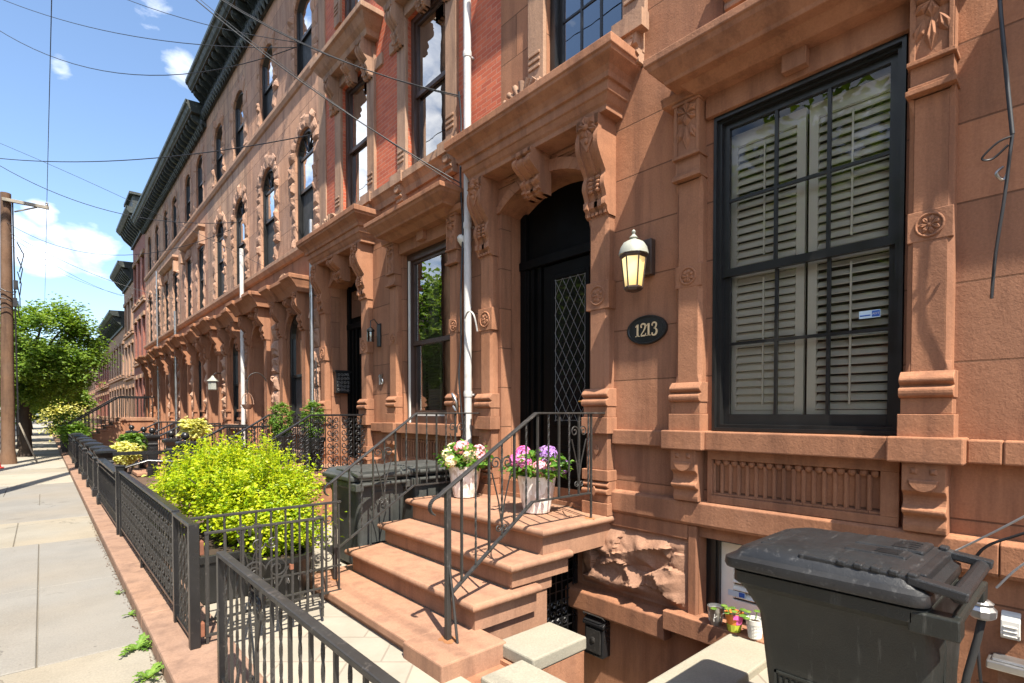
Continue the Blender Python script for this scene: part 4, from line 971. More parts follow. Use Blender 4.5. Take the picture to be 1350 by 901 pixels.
# ------------------------------------------------------------------ ground, pavement, areaways
g = MB(); g.add([(-400, -400, -1.15), (400, -400, -1.15), (400, 400, -1.15), (-400, 400, -1.15)], [(0, 1, 2, 3)]); tag(g.build('ground', M['ground']), kind='structure')
g = MB(); g.box(-9.2, -1.5, -60, 200, -.6, -.12); tag(g.build('road', M['asphalt']), kind='structure')
g = MB(); g.box(-13, -9.2, -60, 200, -.6, 0); tag(g.build('far_sidewalk', M['concrete']), kind='structure')
g = MB(); g.box(-1.5, -1.34, -60, 200, -.5, .0); tag(g.build('kerb', M['blue_flag'], bevel=.02), kind='structure')
g = MB(); rng = random.Random(3)
g.m = 3; g.box(-1.34, .60, -12, 120, -.6, -.012)
def flag(x0, x1, y0, y1, m):
    q = .004; g.m = m; t = rng.uniform(-.003, .003)
    g.box(x0 + q, x1 - q, y0 + q, y1 - q, -.06, .0 + t)
rows = [(-12, -6, 0), (-6, -2, 1), (-2, 1.2, 0), (1.2, 3.1, 1), (3.1, 4.86, 1), (4.86, 7.05, 0), (7.05, 9.45, 0), (9.45, 11.5, 1), (11.5, 13.4, 0), (13.4, 15.3, 0), (15.3, 17.4, 0)]
for i, (a, b, m) in enumerate(rows):
    if i in (5, 6, 9): flag(-1.34, -.05, a, b, m); flag(-.05, .585, a, b, m)
    elif i in (7,): flag(-1.34, -.3, a, b, m); flag(-.3, .585, a, b, 1)
    else: flag(-1.34, -.62, a, b, m); flag(-.62, .585, a, b, m)
y = 17.4
while y < 110: flag(-1.34, .585, y, y + 1.6, 2 if rng.random() < .8 else 1); y += 1.6
tag(g.build('sidewalk', [M['blue_flag'], M['warm_flag'], M['concrete'], M['joint']], bevel=.006, seg=1), kind='structure')
# brownstone coping that carries the iron fence
k = MB(); ys = [-6, -1.5, 1.0, 3.25, 5.2, 7.1, 9.0, 12.0, 15.0, 18.5, 23, 27, 32, 40, 60, 90]
for a, b in zip(ys, ys[1:]): k.box(.585, 1.02, a + .003, b - .003, -.3, .10)
tag(k.build('fence_kerb', M['kerb'], bevel=.018), kind='structure')
k = MB()
for q in ((1.02, 2.02, -6, 5.30), (2.02, 4.02, -6, 1.49)): k.box(*q, -.3, .03)
for q in ((1.02, 4.02, 5.3, 9.0),): k.box(*q, -.3, .025)
tag(k.build('areaway_paving', M['tile_pale']), kind='structure')
k = MB(); k.box(1.02, 4.02, 9.0, 90, -.3, .02); tag(k.build('front_garden_ground', M['mulch']), kind='structure')
k = MB(); k.box(2.0, 4.1, 1.4, 5.3, -1.3, -1.02); tag(k.build('areaway_floor', M['slab']), kind='structure')
# retaining walls round the basement well with their stone copings
rt = thing('areaway_wall', (2.4, 2.1, .03), 'sunken basement well beside the stoop, walled in brown stucco under pale stone copings', 'wall')
k = MB(); k.box(2.04, 2.36, 1.49, 2.50, -1.1, .03); k.box(2.36, 2.90, 2.46, 2.80, -1.1, .03); k.box(2.04, 4.0, 1.49, 1.82, -1.1, .0); k.box(2.04, 2.36, 2.50, 2.97, -1.1, .0); k.build('retaining_wall', M['brown_trim'], rt)
for q in ((2.385, 2.925, 2.455, 2.835, .035, .13), (2.02, 2.375, 1.30, 2.555, .032, .105), (2.38, 3.88, 1.475, 1.845, -.0, .085)):
    k = MB(); k.box(*q); k.build('coping_slab', M['slab'], rt, bevel=.012)

# ------------------------------------------------------------------ the near stoop
st = thing('stoop', (3.0, 4.05, 0), 'brownstone stoop of five broad steps up to the black leaded-glass door', 'stoop', 'stoops')
def tread(x0, x1, y0, y1, zt, zb, name='step', side=True):
    """stone step with a rounded, overhanging nosing on the street side and both ends"""
    k = MB(); r = .032
    prof = [(0, zt)] + [(-(.0) + r * math.sin(t) - .0, zt - r + r * math.cos(t)) for t in [math.pi * i / 8 for i in range(9)]] + [(-.012, zt - 2 * r - .012)]
    rows = []
    for d, z in prof: rows.append([(x1, y0 - d, z), (x0 - d, y0 - d, z), (x0 - d, y1 + d, z), (x1, y1 + d, z)])
    vs = [p for r_ in rows for p in r_]; fs = []
    for i in range(len(rows) - 1):
        for q in range(3): fs.append((i * 4 + q, i * 4 + q + 1, i * 4 + q + 5, i * 4 + q + 4))
    fs.append((0, 3, 2, 1)); k.add(vs, fs)
    b = .03; k.box(x0 + b, x1 - .002, y0 + b, y1 - b, zb, zt - .02)
    return k.build(name, M['brown_step'], st, smooth=35)
tread(3.04, 3.99, 3.02, 5.12, .80, .52, 'landing')
tread(2.70, 3.38, 3.02, 5.12, .575, .38)
tread(2.33, 3.00, 3.02, 5.12, .36, .135)
k = MB(); k.box(2.40, 3.16, 3.09, 5.06, -.8, .335); k.box(2.74, 3.2, 3.075, 5.08, .28, .52); k.build('stair_body', M['brown_step'], st)
k = MB(); k.box(1.90, 2.45, 3.25, 5.30, .07, .14); k.box(1.93, 2.45, 3.26, 5.28, -.1, .07); k.build('step', M['brown_step'], st, bevel=.012)
k = MB(); k.box(1.87, 2.42, 2.76, 3.245, -.1, .145); k.build('step_block', M['brown_step'], st, bevel=.012)
def dirt(x, y0, y1, z, w, seed):
    """ragged line of grit in the angle between tread and riser"""
    rg = random.Random(seed); k = MB(); n = 70; ys_ = [y0 + (y1 - y0) * i / n for i in range(n + 1)]; ws = [w * rg.uniform(.15, 1) * (.4 + .6 * abs(math.sin(i * .23 + seed))) for i in range(n + 1)]
    k.add([(x, y, z) for y in ys_] + [(x - q, y, z) for y, q in zip(ys_, ws)], [(i, i + 1, n + 2 + i, n + 1 + i) for i in range(n)])
    k.build('grit_line', M['joint'], st)
for x, z, sd_ in ((2.358, .1415, 1), (2.728, .3615, 2), (3.068, .5765, 3), (3.975, .8015, 4)): dirt(x, 3.1, 5.08, z, .035, sd_)
rg = random.Random(9)
for cx, cy, zz, rr in ((2.13, 3.06, .1465, .07), (2.10, 4.92, .1415, .06), (3.69, 3.06, .8012, .05)):
    k = MB(); n = 16; k.add([(cx + rr * rg.uniform(.5, 1.3) * math.cos(2 * math.pi * i / n), cy + rr * rg.uniform(.6, 1.5) * math.sin(2 * math.pi * i / n), zz) for i in range(n)], [tuple(range(n))]); k.build('rust_stain', M['rust_stain'], st)
gk = thing('basement_gate', (3.1, 3.5, -.9), 'black wrought-iron lattice gate in the dark opening under the stoop', 'gate')
k = MB()
for i in range(10): k.box(3.17 + .085 * i, 3.182 + .085 * i, 3.48, 3.492, -1.0, .50)
for i in range(17): k.box(3.165, 3.985, 3.482, 3.49, -.98 + .09 * i, -.97 + .09 * i)
for i in range(8):
    for j in range(3): k.tube([(3.215 + .085 * i + a, 3.478, -.10 - .09 * j + b) for a, b in spiral((0, 0), .035, .012, i + j, 1.2, 9)], .006, 4)
k.box(3.15, 3.18, 3.47, 3.50, -1.0, .52); k.box(3.96, 3.99, 3.47, 3.50, -1.0, .52); k.build('lattice', M['iron'], gk)
k = MB(); k.box(3.1, 3.985, 3.54, 3.56, -1.0, .515); k.build('dark_backing', M['black_wood'], gk)  # black sheet added behind the lattice, stands in for the dark under the stoop

# stoops of the other houses
def plain_stoop(yc, w, zl, n, xl, run, label, mat='brown_step'):
    t = thing('stoop', (xl, yc, 0), label, 'stoop', 'stoops')
    k = MB(); k.box(xl, 3.99, yc - w / 2, yc + w / 2, zl - .16, zl); k.build('landing', M[mat], t, bevel=.02)
    k = MB(); k.box(xl + .04, 3.98, yc - w / 2 + .05, yc + w / 2 - .05, -.1, zl - .16); k.build('stair_body', M['brown_trim'], t)
    rise = zl / (n + 1)
    for i in range(n):
        z = zl - rise * (i + 1); x = xl - run * (i + 1)
        k = MB(); k.box(x, x + run + .05, yc - w / 2, yc + w / 2, z - .09, z); k.box(x + .03, x + run + .05, yc - w / 2 + .03, yc + w / 2 - .03, -.1, z - .09); k.build('step', M[mat], t, bevel=.015)
    return t
plain_stoop(8.90, 2.06, .82, 3, 3.0, .36, 'stoop with two clipped box topiaries, before the black-doored red brick house')
for hy, lb in ((9.92, 'low brown stoop of the rock-faced house beside the red brick one'), (14.6, 'low brown stoop of the house with the white drainpipe'), (18.9, 'low stoop of the house with paired windows'), (23.3, 'low stoop just before the high stoop')):
    plain_stoop(hy + 3.72 * {9.92: 1.017, 14.6: .935}.get(hy, .96), 1.75, .55, 3, 2.9, .34, lb)
plain_stoop(-1.25, 2.1, .80, 3, 3.0, .36, 'stoop of the right-hand neighbour, just outside the view')
plain_stoop(30.6, 2.3, 1.55, 8, 2.6, .24, 'high brown stoop of many steps, far along the row by the street tree')
plain_stoop(35.6, 2.2, 1.3, 7, 2.6, .24, 'high stoop of the red brick house')
# ------------------------------------------------------------------ iron railings and fences
def heart_scroll(mb, yc, x, z, hgt, axis, r=.006, s=1.0):
    """pair of C-scrolls meeting in a V, in the plane of the rail; axis 'x' or 'y' is the rail direction"""
    def put(u, w): return (x + u, yc, z + w) if axis == 'x' else (x, yc + u, z + w)
    for g in (-1, 1):
        top = [(g * .058 * s + a * g, hgt * .5 + b) for a, b in spiral((0, 0), .05 * s, .012, math.pi, -1.35, 18)]
        mb.tube([put(*p) for p in [(g * .004, -hgt * .42), (g * .03 * s, -hgt * .1), (g * .095 * s, hgt * .35)]], r, 5)
        mb.tube([put(*p) for p in [(g * .004, hgt * .36)] + top], r, 5)
        bot = [(g * .032 * s + a * g, -hgt * .5 + b) for a, b in spiral((0, 0), .030 * s, .008, math.pi, 1.3, 14)]
        mb.tube([put(*p) for p in bot], r * .85, 5)
def stoop_rail(y, label, top, bot, bars, newel, brace, scrolls, wallx, mat, r_top=(.045, .016)):
    """rail in a plane of constant y: top and bottom are (x, z) paths, bars a list of x"""
    t = thing('stoop_railing', (newel[0], y, newel[1]), label, 'railing', 'stoop railings')
    def zat(path, x):
        for (xa, za), (xb, zb) in zip(path, path[1:]):
            if xa - 1e-6 <= x <= xb + 1e-6: return za + (zb - za) * (x - xa) / max(1e-6, xb - xa)
        return path[-1][1]
    k = MB()
    for (xa, za), (xb, zb) in zip(top, top[1:]): k.beam((xa, y, za), (xb, y, zb), r_top[0], r_top[1])
    x0, z0 = top[0]; sp = spiral((x0, z0 - .075), .075, .05, math.pi / 2, .42, 14)
    for (xa, za), (xb, zb) in zip(sp, sp[1:]): k.beam((xa, y, za), (xb, y, zb), r_top[0] * .9, .012)
    k.build('handrail', mat, t, bevel=.004)
    k = MB()
    for (xa, za), (xb, zb) in zip(bot, bot[1:]): k.beam((xa, y, za), (xb, y, zb), .032, .013)
    k.build('bottom_rail', mat, t)
    k = MB(); k.box(newel[0] - .019, newel[0] + .019, y - .019, y + .019, newel[1], zat(top, max(newel[0], x0)) - .004); k.build('newel_post', mat, t, bevel=.003)
    if brace: k = MB(); k.tube([(newel[0], y, newel[1] + .62), (newel[0] + .01, y + brace * .5, newel[1] + .3), (newel[0] + .01, y + brace, newel[1])], .010, 6); k.build('brace', mat, t)
    for i, x in enumerate(bars):
        k = MB(); za, zb = zat(bot, x), zat(top, x) - .008
        if i % 2: twisted_bar(k, (x, y), za, zb, .0125, 10, 40)
        else: k.box(x - .008, x + .008, y - .008, y + .008, za, zb)
        k.build('baluster', mat, t)
    for x, zc, hg in scrolls:
        k = MB(); heart_scroll(k, y, x, zc, hg, 'x'); k.build('scroll', mat, t, smooth=60)
    k = MB(); k.box(wallx[0], wallx[0] + .016, y - .008, y + .008, wallx[1], wallx[2]); k.build('end_bar', mat, t)
    return t
IR = M['iron_old']
bars = [2.25 + .128 * i for i in range(12)]
stoop_rail(3.06, 'black heart-scroll railing on the near side of the stoop with the hydrangeas',
           [(2.04, 1.165), (3.0, 1.75), (3.95, 1.75)], [(2.12, .44), (2.96, 1.03), (3.68, 1.03)], bars, (2.128, .145), -.10, [(2.63, 1.12, .50), (3.53, 1.36, .46)], (3.69, .80, 1.75), IR)
stoop_rail(4.92, 'black heart-scroll railing on the far side of the stoop, before the grey bins',
           [(2.06, 1.08), (3.02, 1.75), (3.95, 1.75)], [(2.10, .42), (2.98, .97), (3.60, .97)], bars, (2.10, .145), 0, [(2.62, 1.10, .50), (3.55, 1.36, .46)], (3.66, .80, 1.75), IR)

def lattice(mb, fn, length, z0, z1, mod=.19, r=.0075):
    """cast openwork of scrolled quatrefoils; fn maps (along, z) to a point"""
    n = max(1, round(length / mod)); m = max(1, round((z1 - z0) / mod)); a, b = length / n, (z1 - z0) / m
    for i in range(n):
        for j in range(m):
            cx, cz = a * (i + .5), z0 + b * (j + .5)
            for g in (-1, 1):
                for q in (-1, 1):
                    mb.tube([fn(cx + g * (a * .22 + u * .9), cz + q * (b * .24 + w)) for u, w in spiral((0, 0), a * .22, a * .08, math.pi, q * 1.2, 9)], r, 4, caps=False)
            p = fn(cx, cz); mb.ell(p, .018, .018, .018, 6, 4)
            mb.tube([fn(cx, cz - b * .5), fn(cx, cz + b * .5)], r * .9, 4, caps=False)
    for i in range(n + 1): mb.tube([fn(a * i, z0), fn(a * i, z1)], r * .9, 4, caps=False)
def ornate_rail(y, label, path, zb_off, mat, newel_x):
    t = thing('stoop_railing', (path[0][0], y, .3), label, 'railing', 'stoop railings')
    k = MB()
    for (xa, za), (xb, zb) in zip(path, path[1:]): k.beam((xa, y, za), (xb, y, zb), .05, .03)
    k.build('handrail', mat, t, bevel=.006)
    k = MB()
    for (xa, za), (xb, zb) in zip(path, path[1:]): k.beam((xa, y, za - zb_off), (xb, y, zb - zb_off), .03, .02)
    k.build('bottom_rail', mat, t)
    k = MB()
    for (xa, za), (xb, zb) in zip(path, path[1:]):
        L_ = xb - xa; lattice(k, lambda s, z, xa=xa, za=za, zb=zb, L_=L_: (xa + s, y, z + za + (zb - za) * s / L_), L_, -zb_off, -.02, .21, .0085)
    tag(k.build('lattice_panel', mat, t), kind=None)
    k = MB(); k.box(newel_x - .03, newel_x + .03, y - .03, y + .03, .02, path[0][1]); k.ell((newel_x, y, path[0][1] + .04), .05, .05, .05, 10, 8); k.build('newel_post', mat, t)
    return t
ornate_rail(7.93, 'ornate cast-iron railing with scrollwork in front of the nearer box topiary', [(1.85, .98), (3.02, 1.72), (3.94, 1.72)], .82, M['iron'], 1.85)
ornate_rail(9.86, 'ornate cast-iron railing behind the two box topiaries', [(1.85, .98), (3.02, 1.72), (3.94, 1.72)], .82, M['iron'], 1.85)

def cast_newel(name, x, y, z0, h, label, ball=True, group='cast-iron newel posts'):
    t = thing(name, (x, y, z0), label, 'newel post', group)
    k = MB(); w = .105
    k.box(x - w * 1.3, x + w * 1.3, y - w * 1.3, y + w * 1.3, z0, z0 + .16 * h); k.box(x - w * 1.12, x + w * 1.12, y - w * 1.12, y + w * 1.12, z0 + .16 * h, z0 + .2 * h)
    k.box(x - w, x + w, y - w, y + w, z0 + .2 * h, z0 + .74 * h)
    for s_ in (-1, 1): k.box(x - w * .7, x + w * .7, y + s_ * w - .008, y + s_ * w + .008, z0 + .27 * h, z0 + .68 * h); k.box(x + s_ * w - .008, x + s_ * w + .008, y - w * .7, y + w * .7, z0 + .27 * h, z0 + .68 * h)
    k.build('shaft', M['iron'], t, bevel=.006)
    k = MB()
    prof = [(w * 1.15, .74), (w * 1.15, .77), (w * .95, .79), (w * 1.0, .84), (w * 1.45, .91), (w * 1.55, .93), (w * 1.55, .97), (w * 1.2, .985), (w * .7, 1.0)]
    vs = []; fs = []
    for i, (q, u) in enumerate(prof): vs += [(x - q, y - q, z0 + u * h), (x + q, y - q, z0 + u * h), (x + q, y + q, z0 + u * h), (x - q, y + q, z0 + u * h)]
    for i in range(len(prof) - 1):
        for q in range(4): fs.append((i * 4 + q, i * 4 + (q + 1) % 4, i * 4 + 4 + (q + 1) % 4, i * 4 + 4 + q))
    fs.append(tuple(range((len(prof) - 1) * 4, len(prof) * 4))); k.add(vs, fs); k.build('cap', M['iron'], t, bevel=.004)
    if ball: k = MB(); k.lathe((x, y, z0 + h), [(.05, -.005), (.035, .015), (.03, .03)] + [(max(.004, .082 * math.sin(a)), .10 - .082 * math.cos(a)) for a in [.45 + (math.pi - .45) * i / 8 for i in range(9)]], 14); k.build('ball_finial', M['iron'], t, smooth=40)
    return t

# front fence panels along the kerb
FXX = .78
def post(name, t, y, x=FXX, z0=.10, z1=.99, w=.025, mat=None):
    k = MB(); k.box(x - w, x + w, y - w, y + w, z0, z1); return k.build(name, mat or M['iron'], t, bevel=.003)
ft = thing('iron_fence', (FXX, 6.4, .1), 'black cast-iron lattice fence along the sidewalk, beside the open gate', 'fence', 'sidewalk fences')
k = MB(); k.box(FXX - .028, FXX + .028, 4.86, 8.72, .96, .985); k.build('top_rail', M['iron'], ft, bevel=.005)
k = MB(); k.box(FXX - .014, FXX + .014, 4.86, 8.72, .205, .23); k.build('bottom_rail', M['iron'], ft)
k = MB(); lattice(k, lambda s, z: (FXX, 4.90 + s, z), 3.76, .23, .95, .225, .0085); k.build('lattice_panel', IR, ft, smooth=60)  # paler worn iron on the lattice stands in for sun glints on black iron
k = MB()
for i in range(22): k.ell((FXX, 4.98 + .17 * i, .185), .016, .016, .022, 6, 4)
k.build('drop_bead', M['iron'], ft)
for y in (8.70, 6.8): post('foot', ft, y, z0=.10, z1=.23, w=.018)
for y in (4.85, 8.72): post('post', ft, y, z1=.975)
k = MB(); k.box(FXX - .026, FXX + .026, 4.20, 4.85, .945, .972); k.build('top_rail', M['iron'], ft, bevel=.005)
k = MB(); k.box(FXX - .014, FXX + .014, 4.20, 4.85, .145, .165); k.build('bottom_rail', M['iron'], ft)
for i in range(4): k = MB(); twisted_bar(k, (FXX, 4.36 + .12 * i), .16, .95, .013, 8, 30); k.build('baluster', M['iron_old'], ft)
post('post', ft, 4.22, z1=.975, w=.032)
for z in (.22, .80): k = MB(); k.box(FXX + .033, FXX + .06, 4.19, 4.25, z - .05, z + .05); k.build('hinge', M['rust'], ft, bevel=.006)
# the open gate, swung back square to the fence
gt = thing('iron_gate', (FXX + .06, 4.22, .1), 'open weathered iron gate with a large scroll, swung in from the sidewalk fence', 'gate')
gx = [FXX + .07, 1.71]; gy = 4.235
k = MB(); k.box(gx[0], gx[1], gy - .014, gy + .014, .885, .903); k.build('top_rail', IR, gt, bevel=.003)
k = MB(); k.box(gx[0], gx[1], gy - .012, gy + .012, .15, .166); k.box(gx[0] + .3, gx[1], gy - .010, gy + .010, .31, .322); k.build('bottom_rail', IR, gt)
for i in range(8):
    x = gx[0] + .012 + (gx[1] - gx[0] - .024) * i / 7; k = MB(); k.box(x - .009, x + .009, gy - .009, gy + .009, .08 if i in (0, 7) else .15, .89); k.build('baluster' if 0 < i < 7 else 'stile', IR, gt)
k = MB()
for g in (-1, 1):
    k.tube([(1.26 + g * (.085 + a), gy, .55 + b) for a, b in spiral((0, 0), .085, .02, math.pi, -1.6, 24)], .007, 5)
    k.tube([(1.26 + g * (.05 + a), gy, .76 + b) for a, b in spiral((0, 0), .05, .012, math.pi, 1.5, 18)], .006, 5)
    k.tube([(1.26 + g * .17, gy, .55), (1.26 + g * .10, gy, .42), (1.26, gy, .33)], .007, 5)
k.build('scroll', IR, gt, smooth=60)
k = MB(); k.box(1.44, 1.465, gy - .016, gy + .016, .52, .56); k.build('latch', M['rust'], gt)
# side fence from the kerb to the stoop
sf = thing('iron_fence', (1.4, 4.60, .03), 'plain barred fence between the big golden shrub and the open gate', 'fence', 'side fences')
sx0, sx1, sy = .81, 2.02, 4.60
k = MB(); k.box(sx0, sx1, sy - .013, sy + .013, .935, .955); k.build('top_rail', IR, sf, bevel=.003)
k = MB(); k.box(sx0, sx1, sy - .012, sy + .012, .13, .146); k.box(sx0 + .5, sx1, sy - .01, sy + .01, .36, .372); k.build('bottom_rail', IR, sf)
for i in range(11): x = sx0 + .02 + (sx1 - sx0 - .04) * i / 10; k = MB(); k.box(x - .007, x + .007, sy - .007, sy + .007, .04 if i in (0, 10) else .13, .94); k.build('baluster', IR, sf)
k = MB()
for z in (.80, .62, .46):
    for g in (-1, 1): k.tube([(1.86 + g * (.045 + a), sy, z + b) for a, b in spiral((0, 0), .045, .012, math.pi, g * 1.4, 16)], .006, 5)
heart_scroll(k, sy, 1.25, .62, .36, 'x'); k.build('scroll', IR, sf, smooth=60)
# nearest fence, at the lower edge of the picture
nf = thing('iron_fence', (FXX, 2.0, .1), 'nearest black fence, its worn sloping-looking top bar running out of the bottom of the view', 'fence', 'sidewalk fences')
k = MB(); k.box(FXX - .024, FXX + .024, .75, 3.47, .905, .932); k.build('top_rail', IR, nf, bevel=.006)
k = MB(); k.box(FXX - .013, FXX + .013, .75, 3.47, .165, .185); k.build('bottom_rail', M['iron'], nf)
post('post', nf, 3.455, z1=.925, w=.022)
for i in range(22):
    y = 3.36 - .118 * i; k = MB()
    if i % 2 == 0: twisted_bar(k, (FXX, y), .18, .91, .0115, 9, 40)
    else: k.box(FXX - .008, FXX + .008, y - .008, y + .008, .18, .91)
    k.build('baluster', M['iron_old'], nf)
k = MB(); heart_scroll(k, 2.80, FXX, .60, .40, 'y'); k.build('scroll', M['iron'], nf, smooth=60)
# fences and newels of the houses beyond
def bar_fence(y0, y1, label, z1=.94, thick=.03, x=FXX, pitch=.13):
    t = thing('iron_fence', (x, (y0 + y1) / 2, .1), label, 'fence', 'sidewalk fences')
    k = MB(); k.box(x - thick, x + thick, y0, y1, z1 - .045, z1); k.build('top_rail', M['iron'], t, bevel=.008)
    k = MB(); k.box(x - .02, x + .02, y0, y1, .16, .19); k.box(x - .012, x + .012, y0, y1, z1 - .16, z1 - .14); k.build('bottom_rail', M['iron'], t)
    n = min(95, int((y1 - y0) / pitch))
    for i in range(n):
        y = y0 + (y1 - y0) * (i + .5) / n
        if i == 0: k = MB(); k.lathe((x, y, .18), [(.013, 0), (.013, .12), (.028, .16), (.013, .2), (.013, .46), (.026, .52), (.013, .58), (.013, z1 - .22)], 8); f0 = k.build('baluster', M['iron'], t, smooth=50); yy = y
        else: inst(f0, t, (0, y - yy, 0))
    return t
bar_fence(9.05, 11.95, 'fence with turned balusters and a thick moulded top rail, just beyond the lattice panel', .95, .055)
pn = thing('fence_post', (FXX, 8.88, .1), 'square iron gate post between the lattice fence and the fence with the thick rail', 'post')
k = MB(); k.box(FXX - .045, FXX + .045, 8.84, 8.93, .1, 1.02); k.build('shaft', M['iron'], pn, bevel=.005); k = MB(); k.box(FXX - .055, FXX + .055, 8.83, 8.94, 1.02, 1.04); k.build('cap', M['iron'], pn)
k = MB(); k.tube([(FXX + .05, 8.9, 1.0), (1.1, 8.86, 1.09), (1.6, 8.80, 1.04), (2.0, 8.76, .90)], .022, 6); tag(k.build('curved_handrail', M['iron'], base=(FXX, 8.9, .2), smooth=60), 'curved black handrail running in behind the golden shrub from the square gate post', 'handrail')
k = MB(); k.box(.95, 2.4, 11.9, 11.96, .98, 1.04); k.box(.95, 2.4, 11.92, 11.95, .2, .24); tag(k.build('side_rail', M['iron'], base=(1, 11.93, .1)), 'thick black side rail running in from the first heavy newel post', 'handrail')
for i, (x, y) in enumerate(((.86, 12.15), (.86, 13.35), (.86, 15.1), (.86, 16.9), (.86, 18.6), (.86, 20.6), (.86, 22.6))):
    cast_newel('newel_post', x, y, .08, 1.02, ['nearest heavy square newel post on the sidewalk line', 'second heavy square newel post along the sidewalk line', 'third heavy newel post along the sidewalk, before the pale shrub', 'fourth heavy newel post along the sidewalk line', 'fifth heavy newel post along the sidewalk line', 'sixth heavy newel post along the sidewalk line', 'last heavy newel post before the high stoop'][i], ball=False, group='square newel posts on the sidewalk line')
bar_fence(13.5, 14.95, 'short fence between the second and third heavy newel posts', .92, .04)
bar_fence(17.05, 18.45, 'short fence between the fourth and fifth heavy newel posts', .92, .04)
bar_fence(20.75, 22.45, 'short fence between the sixth and the last heavy newel post', .92, .04, pitch=.17)
bar_fence(22.8, 27.6, 'fence between the last heavy newel post and the high stoop', .95, .03, pitch=.2)
for x, y, lb in ((2.25, 12.84, 'ball-topped newel post at the foot of the first low stoop, nearest'), (2.25, 14.45, 'ball-topped newel post on the far side of the first low stoop'), (2.25, 17.3, 'ball-topped newel post at the near side of the second low stoop'), (2.25, 18.9, 'ball-topped newel post on the far side of the second low stoop'), (2.25, 21.7, 'ball-topped newel post at the third low stoop')):
    cast_newel('newel_post', x, y, .05, 1.12, lb, group='ball-topped newel posts')
def heavy_rail(y, xl, zt, label, xs=2.3, zs=1.05):
    t = thing('stoop_railing', (xs, y, .1), label, 'railing', 'stoop railings')
    k = MB(); k.beam((xs, y, zs), (xl, y, zt), .07, .045); k.beam((xl - .01, y, zt), (3.94, y, zt), .07, .045); k.build('handrail', M['iron'], t, bevel=.01)
    for i in range(9):
        x = xs + .12 + .17 * i; k = MB()
        zt_ = zs + (zt - zs) * min(1, (x - xs) / (xl - xs)); k.box(x - .012, x + .012, y - .012, y + .012, zt_ - .85, zt_)
        k.build('baluster', M['iron'], t)
    return t
for y, lb in ((12.84, 'thick black rail of the first low stoop, near side'), (14.45, 'thick black rail of the first low stoop, far side'), (17.3, 'thick black rail of the second low stoop, near side'), (18.9, 'thick black rail of the second low stoop, far side'), (21.7, 'thick black rail of the third low stoop')):
    heavy_rail(y, 3.0, 1.44, lb)
for y, lb in ((29.45, 'long sloping black rail of the high stoop, near side'), (31.75, 'long sloping black rail of the high stoop, far side')):
    t = thing('stoop_railing', (.75, y, .1), lb, 'railing', 'stoop railings')
    k = MB(); k.beam((.72, y, 1.15), (2.65, y, 2.5), .09, .06); k.beam((2.64, y, 2.5), (3.95, y, 2.5), .09, .06); k.build('handrail', M['iron'], t)
    for i in range(22):
        k = MB(); x = .8 + .145 * i; z = 1.12 + 1.35 * min(1, (x - .72) / 1.93); k.box(x - .015, x + .015, y - .015, y + .015, z - .9, z)
        k.build('baluster', M['iron'], t)
    k = MB(); k.box(.62, .82, y - .1, y + .1, .05, 1.2); k.build('newel_post', M['iron'], t, bevel=.01)
bar_fence(32.2, 40, 'far fence beyond the high stoop, under the tree', 1.1, .04, pitch=.25)
